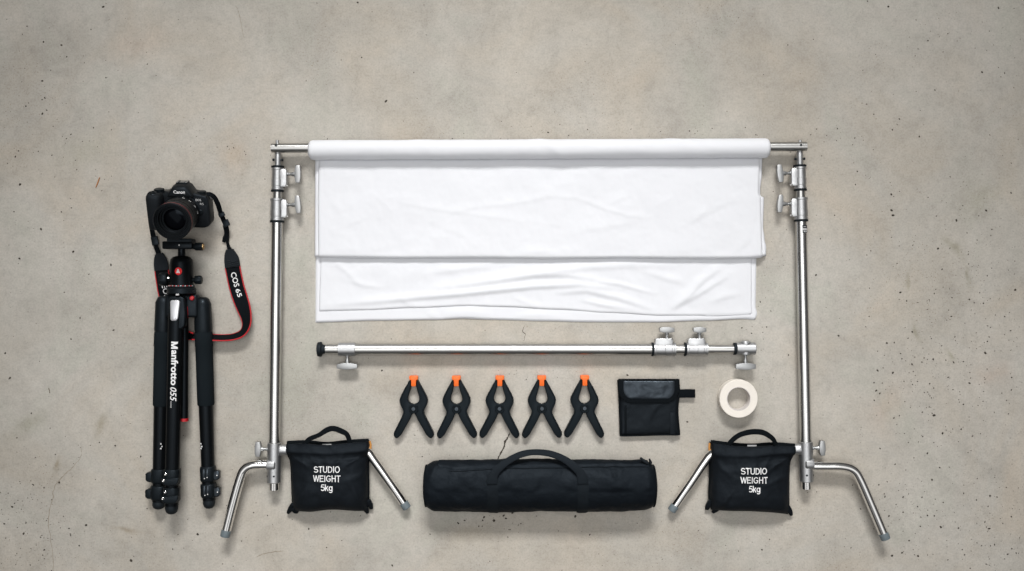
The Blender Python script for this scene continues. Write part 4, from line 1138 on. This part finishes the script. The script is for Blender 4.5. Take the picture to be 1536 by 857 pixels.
# ------------------------------------------------------------------ camera
def camera_body():
    base = W(272.5, 311.5, 38)
    SC = 0.885
    t = thing('camera', 'black mirrorless camera with a long zoom lens fixed on top of the tripod head', 'camera', Vector((base.x, base.y - 20, 12)))
    a = math.radians(20)
    R = Matrix.Translation(base) @ Matrix.Rotation(a, 4, 'X') @ Matrix.Rotation(math.radians(0), 4, 'Y') @ Matrix.Rotation(math.radians(-1), 4, 'Z') @ Matrix.Scale(SC, 4)
    def B(): return MB()
    def fin(mb, name, mat, par, **k): return mb.xf(R).build(name, mat, par, **k)
    body = B().prism([(-49, -27), (-45, -31), (38, -31), (45, -29), (49, -23), (49, 17), (46, 23), (36, 25), (20, 29), (-19, 29), (-24, 27), (-43, 27), (-48, 23)], X, Y, Z, (0, 0, 0), -14, 13)
    bd = fin(body, 'body', 'cam', t, bevel=4.0, seg=4, angle=50)
    # leather-grained front panels
    fin(B().prism([(-21, -28), (44, -28), (46.5, -25), (46.5, 8), (30, 14), (-21, 14)], X, Y, Z, (0, 0, 0), 12.5, 14.2), 'front_panel', 'leather', bd, bevel=0.8)
    # grip: rounded column on the left
    rings = []
    for y, sc_ in ((-31, 0.90), (-29, 0.97), (-10, 1.0), (10, 1.0), (20, 1.0), (25, 0.93), (28, 0.75)):
        ring = []
        for k in range(28):
            an = 2 * PI * k / 28
            ca, sa = math.cos(an), math.sin(an)
            e = 0.6
            ring.append(Vector((-36.5 + 13.5 * math.copysign(abs(ca) ** e, ca) * sc_, y, 12 + 19 * math.copysign(abs(sa) ** e, sa) * sc_)))
        rings.append(ring)
    gp = fin(B().rings(rings), 'grip', 'leather', bd, angle=45)
    # shutter button on its sloping plate, dial
    sb = fin(B().lathe((-38.5, 24, 21), Vector((0, 0.75, 0.65)), [(0, 8.8), (3.4, 8.6), (4.6, 7.4), (4.6, 5.4), (3.8, 5.0), (3.8, 4.2), (5.4, 3.9), (6, 3)], 28), 'shutter_button', 'gloss', bd)
    fin(B().lathe((-33, 27, 3), Y, [(0, 8), (4.5, 8), (5.2, 7.2)], 32, ribs=(0, 1, 0.4)), 'control_dial', 'plastic', bd)
    fin(B().lathe((35, 24, -2), Y, [(0, 7), (3.5, 7), (4.2, 6)], 32, ribs=(0, 1, 0.4)), 'mode_dial', 'plastic', bd)
    fin(B().box((-22, 28, 0), X, Y, Z, (-6, 0, -8), (8, 1.0, 6)), 'top_screen', 'gloss', bd, bevel=0.5)
    # viewfinder hump
    hump = B()
    rs = []
    for z, w, hgt in ((-16, 15, 12), (-12, 18, 15), (4, 19, 16), (14, 18.5, 14), (19, 17, 11)):
        rs.append([Vector((5 + x, 26 + y, z)) for x, y in ((-w - 4, -4), (-w - 1, 2), (-w * 0.72, hgt * 0.8), (-w * 0.45, hgt), (w * 0.45, hgt), (w * 0.72, hgt * 0.8), (w + 1, 2), (w + 4, -4))])
    hump.rings(rs)
    hp = fin(hump, 'viewfinder_hump', 'cam', bd, bevel=2.0, seg=2, angle=50)
    hs = fin(B().box((5, 42, -3), X, Y, Z, (-9, -0.5, -8), (9, 1.2, 8)), 'hot_shoe', 'plastic', hp, bevel=0.4)
    fin(B().box((5, 42, -3), X, Y, Z, (-8.5, 1.0, -7), (-6, 2.2, 7)).box((5, 42, -3), X, Y, Z, (6, 1.0, -7), (8.5, 2.2, 7)).box((5, 42, -3), X, Y, Z, (-4, 1.0, -5), (4, 1.5, 5)), 'rail', 'knob', hs)
    # printed names
    m = text_mb('Canon', 18.5, 5.0, (5, 31.5, 19.5), X, Vector((0, 1, -0.35)), 0.01, None, 0.4); fin(m, 'lettering', 'white', hp)
    m = text_mb('EOS', 9.0, 3.8, (33, 17.0, 13.2), X, Y, 0.02, None, 0.5); m2 = text_mb('R5', 6.0, 3.6, (38.5, 10.8, 14.3), X, Y, 0.0, None, 0.6)
    m.add(m2.v, m2.f); fin(m, 'lettering', 'pale', bd)
    # lens release, small function button
    fin(B().lathe((35, -3, 13.5), Z, [(0, 4.2), (2.2, 4.2), (3, 3.2)], 20), 'lens_release', 'plastic', bd)
    # strap lugs
    for sx, yy in ((-1, 20), (1, 19)):
        fin(B().box((sx * 49, yy, -2), X, Y, Z, (-3, -4, -2.5), (3, 4, 2.5)), 'strap_lug', 'knob', bd, bevel=0.8)
    # lens
    lx, ly = 7.0, -3.0
    mount = fin(B().lathe((lx, ly, 12), Z, [(0, 28.5), (3.0, 28.2), (4.0, 26.5)], 56), 'lens_mount', 'plastic', bd)
    prof = [(3, 24.5), (6, 26.0), (15, 26.2), (15.4, 25.6), (16.6, 25.6), (17, 26.4), (20, 26.6), (20.3, 27.0), (21, 27.3), (36, 27.5), (36.5, 27.0), (38, 26.9),
            (38.4, 27.3), (44, 27.6), (44.4, 27.2), (45, 27.2), (45.3, 27.9), (46, 28.2), (54, 28.3), (54.5, 27.9), (55, 28.4), (57.2, 28.4), (58.0, 27.8),
            (58.0, 26.2), (55, 25.6), (55, 24.6), (52.5, 24.2), (52.5, 22.6), (48, 21.2), (48, 20.0), (45.5, 18.6), (45.5, 16.6)]
    o = Vector((lx, ly, 12)); prof = [(z * 1.06, r * 1.07) for z, r in prof]
    rings = []; n = 120
    for q, (z, r) in enumerate(prof):
        ring = []
        for k in range(n):
            rr = r - (0.45 if k % 2 and (q in (8, 9) or q in (17, 18)) else 0)
            ring.append(o + Vector((math.cos(2 * PI * k / n) * rr, math.sin(2 * PI * k / n) * rr, z)))
        rings.append(ring)
    ln = fin(B().rings(rings, False, False), 'lens', 'lens_black', t, angle=30)
    fin(B().lathe(o, Z, [(54.6, 30.0), (54.8, 30.25), (55.4, 30.27), (55.6, 30.0)], 72, caps=False), 'red_ring', 'darkred', ln)
    dome = [(47.0 + 4.0 * math.cos(k / 10 * PI / 2) - 4 + 1.6, 18.0 * math.sin(k / 10 * PI / 2)) for k in range(10, 0, -1)] + [(48.6, 0.3)]
    fin(B().lathe(o, Z, dome, 56), 'front_glass', 'glass', ln, angle=60)
    fin(B().lathe(o, Z, [(54.8, 25.4), (54.9, 25.35), (54.9, 24.9), (54.8, 24.8)], 72, caps=False), 'filter_ring', 'pale', ln) if False else None
    # focal-length marks around the barrel
    m = B()
    for k, s_ in enumerate(('24', '35', '50', '70')):
        an = math.radians(8 + k * 22); r = 28.6
        rad = Vector((math.cos(an), math.sin(an), 0)); tan = Vector((-math.sin(an), math.cos(an), 0))
        q = text_mb(s_, 4.2, 3.0, o + rad * r + Z * 19.8, -tan, -Z, 0.01, None, 0.0)
        for v in q.v: v += rad * 0.45
        m.add(q.v, q.f)
    fin(m, 'focal_marks', 'white', ln)
camera_body()

# ------------------------------------------------------------------ camera strap
def strap():
    t = thing('camera_strap', 'black camera neck strap with red edges looping beside the tripod', 'strap', W(350, 440, 0))
    def rib(name, rows, mat, th, par, edge=None, n=8):
        P = spline([(*W(x, y, z), w, tw) for x, y, z, w, tw in rows], n)
        o = MB().ribbon(P, th).build(name, mat, par, bevel=0.25, seg=1)
        if edge:
            for e in ribbon_edges(P):
                MB().tube([tuple(v) for v in e], edge, 8).build('red_edge', 'red', o)
        return o, P
    # right side: webbing from the lug, buckle, leather end, pad
    rib('webbing', [(310, 291, 52, 6, 20), (316, 292, 50, 6.5, 30), (322, 297, 46, 7, 30), (327, 307, 38, 7, 20), (330.5, 318, 28, 7, 10), (334, 327, 18, 7, 0), (339.5, 341, 10, 7, 20), (341, 355, 6, 6, 50), (341.5, 366, 5, 5, 60), (345, 376, 4, 7, 20)], 'webbing', 1.4, t)
    bk = MB().box(W(332.5, 322, 25), Vector((0.92, 0.38, 0)), Vector((-0.38, 0.92, 0)), Z, (-4.6, -3.2, -2), (4.6, 3.2, 2.2)).build('buckle', 'plastic', t, bevel=0.8)
    MB().box(W(339, 334.5, 16), Vector((0.92, 0.38, 0)), Vector((-0.38, 0.92, 0)), Z, (-4.8, -5.5, -2), (4.6, 4.5, 2.2)).build('buckle', 'plastic', t, bevel=0.8)
    rib('webbing', [(337, 338, 13, 6, 10), (339.5, 350, 8, 6, 0), (337, 358, 5, 6, 0), (335.5, 363.5, 3, 5, 0)], 'webbing', 1.2, t)
    lt, _ = rib('leather_end', [(344.5, 374, 5, 10, 0), (345.5, 381, 4.5, 17, 0), (347.5, 390, 4.2, 22, 0), (349, 401, 4.2, 22.5, 0)], 'leather', 3.2, t)
    for y in (392, 395, 398):
        MB().tube([W(340.5 + (y - 392) * 0.18, y - 1.5, 6.4), W(349 + (y - 392) * 0.18, y + 1.0, 6.7), W(357.5 + (y - 392) * 0.18, y - 1.5, 6.4)], 0.55, 6).build('stitching', 'rubber', lt)
    pad, P = rib('pad', [(348.8, 400, 3.4, 21.5, 0), (351, 412, 3.2, 21.5, 0), (355, 430, 3.2, 21.5, 0), (360.5, 448, 4, 21, 4), (366, 464, 7, 20, -8), (369.3, 476, 10, 18, -22), (369.5, 488, 12, 16.5, -34), (364, 499, 12, 15.5, -45), (352, 505, 11, 14.5, -52), (335, 507, 10.5, 14, -55), (312, 506, 10.5, 14, -55), (290, 505, 10, 14, -50)],
                 'webbing', 1.6, t, edge=1.05)
    d = (W(360, 444, 4) - W(350.5, 409, 4)).normalized(); up = Z.cross(d).normalized()
    m = text_mb('COS', 22, 8.2, W(352.6, 419.5, 4.0), d, up, 0.012, None, 0.45)
    d2 = (W(361.5, 447, 4) - W(356, 431, 4)).normalized(); up2 = Z.cross(d2).normalized()
    m2 = text_mb('65', 12.5, 7.0, W(358.3, 439.5, 4.3), d2, up2, 0.012, None, 0.6)
    m.add(m2.v, m2.f); m.build('lettering', 'white', pad)
    # left side
    rib('webbing', [(224, 318, 30, 6, 0), (228, 344, 20, 7, 0), (230, 354, 14, 7.5, 0), (233, 367, 8, 7, 10), (237, 378, 5, 7, 0), (238.5, 384, 4, 7, 0)], 'webbing', 1.4, t)
    MB().box(W(232.3, 361, 12), Vector((0.97, 0.22, 0)), Vector((-0.22, 0.97, 0)), Z, (-5, -7, -2), (5, 6, 2)).build('buckle', 'plastic', t, bevel=0.8)
    lt2, _ = rib('leather_end', [(239, 380, 5, 10, 0), (240, 387, 4.5, 17, 0), (241.5, 396, 4.2, 21, 0), (242.5, 406, 4.2, 21, 0)], 'leather', 3.2, t)
    pad2, P2 = rib('pad', [(242.5, 405, 3.4, 20, 0), (244.5, 420, 3.2, 20, 0), (248, 440, 3.2, 20, 0), (254, 462, 3.2, 20, 0), (262, 485, 3.2, 20, 0), (275, 500, 4, 17, -20), (292, 505, 8, 14, -50)], 'webbing', 1.6, t, edge=1.05)
    d = (W(250, 446, 4) - W(244, 420, 4)).normalized(); up = Z.cross(d).normalized()
    m = text_mb('EOS', 20, 8.0, W(248.5, 437, 4), d, up, 0.012, None, 0.45); m.build('lettering', 'white', pad2)
strap()

# wood splinter on the floor
sp = MB().tube([W(149.5, 266, 0.9), W(147.8, 271, 1.0), W(146, 276, 0.9), W(143.5, 281.5, 0.9)], [0.5, 0.85, 0.85, 0.45], 8).build('wood_splinter', 'splinter')
solo(sp, 'thin orange wood splinter on bare concrete left of the camera', 'splinter')

for o in COL.objects:
    if 'origin_px' in o: del o['origin_px']

# ------------------------------------------------------------------ light, world, camera
w = bpy.data.worlds.new('World'); sc.world = w; w.use_nodes = True
nt = w.node_tree; bg = nt.nodes['Background']
tc = nt.nodes.new('ShaderNodeTexCoord'); sx = nt.nodes.new('ShaderNodeSeparateXYZ'); rp = nt.nodes.new('ShaderNodeValToRGB')
nt.links.new(tc.outputs['Generated'], sx.inputs[0]); nt.links.new(sx.outputs['Z'], rp.inputs['Fac'])
e = rp.color_ramp.elements
e[0].position = 0.0; e[0].color = (0.06, 0.057, 0.054, 1)
e[1].position = 1.0; e[1].color = (1.0, 1.0, 1.0, 1)
x = e.new(0.55); x.color = (0.36, 0.355, 0.35, 1)
x = e.new(0.85); x.color = (0.60, 0.60, 0.60, 1)
nt.links.new(rp.outputs['Color'], bg.inputs['Color']); bg.inputs['Strength'].default_value = 0.28

def area(name, loc, target, size, size_y, power, col):
    l = bpy.data.lights.new(name, 'AREA'); l.shape = 'RECTANGLE'; l.size = size; l.size_y = size_y; l.energy = power; l.color = col
    o = bpy.data.objects.new(name, l); COL.objects.link(o); o.location = loc
    o.rotation_euler = (Vector(target) - Vector(loc)).to_track_quat('-Z', 'Y').to_euler()
    return o
ky = area('key_softbox', (0.0, 3.1, 2.9), (0, -0.75, 0), 1.9, 0.75, 15.2, (1.0, 0.992, 0.98))
ky.data.spread = math.radians(45)
ov = area('overhead_softbox', (0.0, 0.0, 3.1), (0, -0.05, 0), 2.6, 1.7, 8.5, (1.0, 1.0, 1.0))
ov.data.spread = math.radians(76)
for sx_ in (-1, 1):
    area('added_leg_streak_fill', (sx_ * 1.65, -1.35, 3.4), (0, -0.2, 0), 2.4, 1.6, 8.5, (1.0, 1.0, 1.0))  # added lamps, placed so the outer chrome legs reflect a bright streak

cam = bpy.data.cameras.new('Camera'); co = bpy.data.objects.new('Camera', cam); COL.objects.link(co)
co.location = (0, 0, H * S); co.rotation_euler = (0, 0, 0)
cam.sensor_width = 36.0; cam.lens = 36.0 * H / 1536.0
cam.clip_start = 0.05; cam.clip_end = 100
sc.camera = co
sc.view_settings.view_transform = 'Standard'; sc.view_settings.look = 'None'
sc.view_settings.exposure = 0.06; sc.view_settings.gamma = 1.0
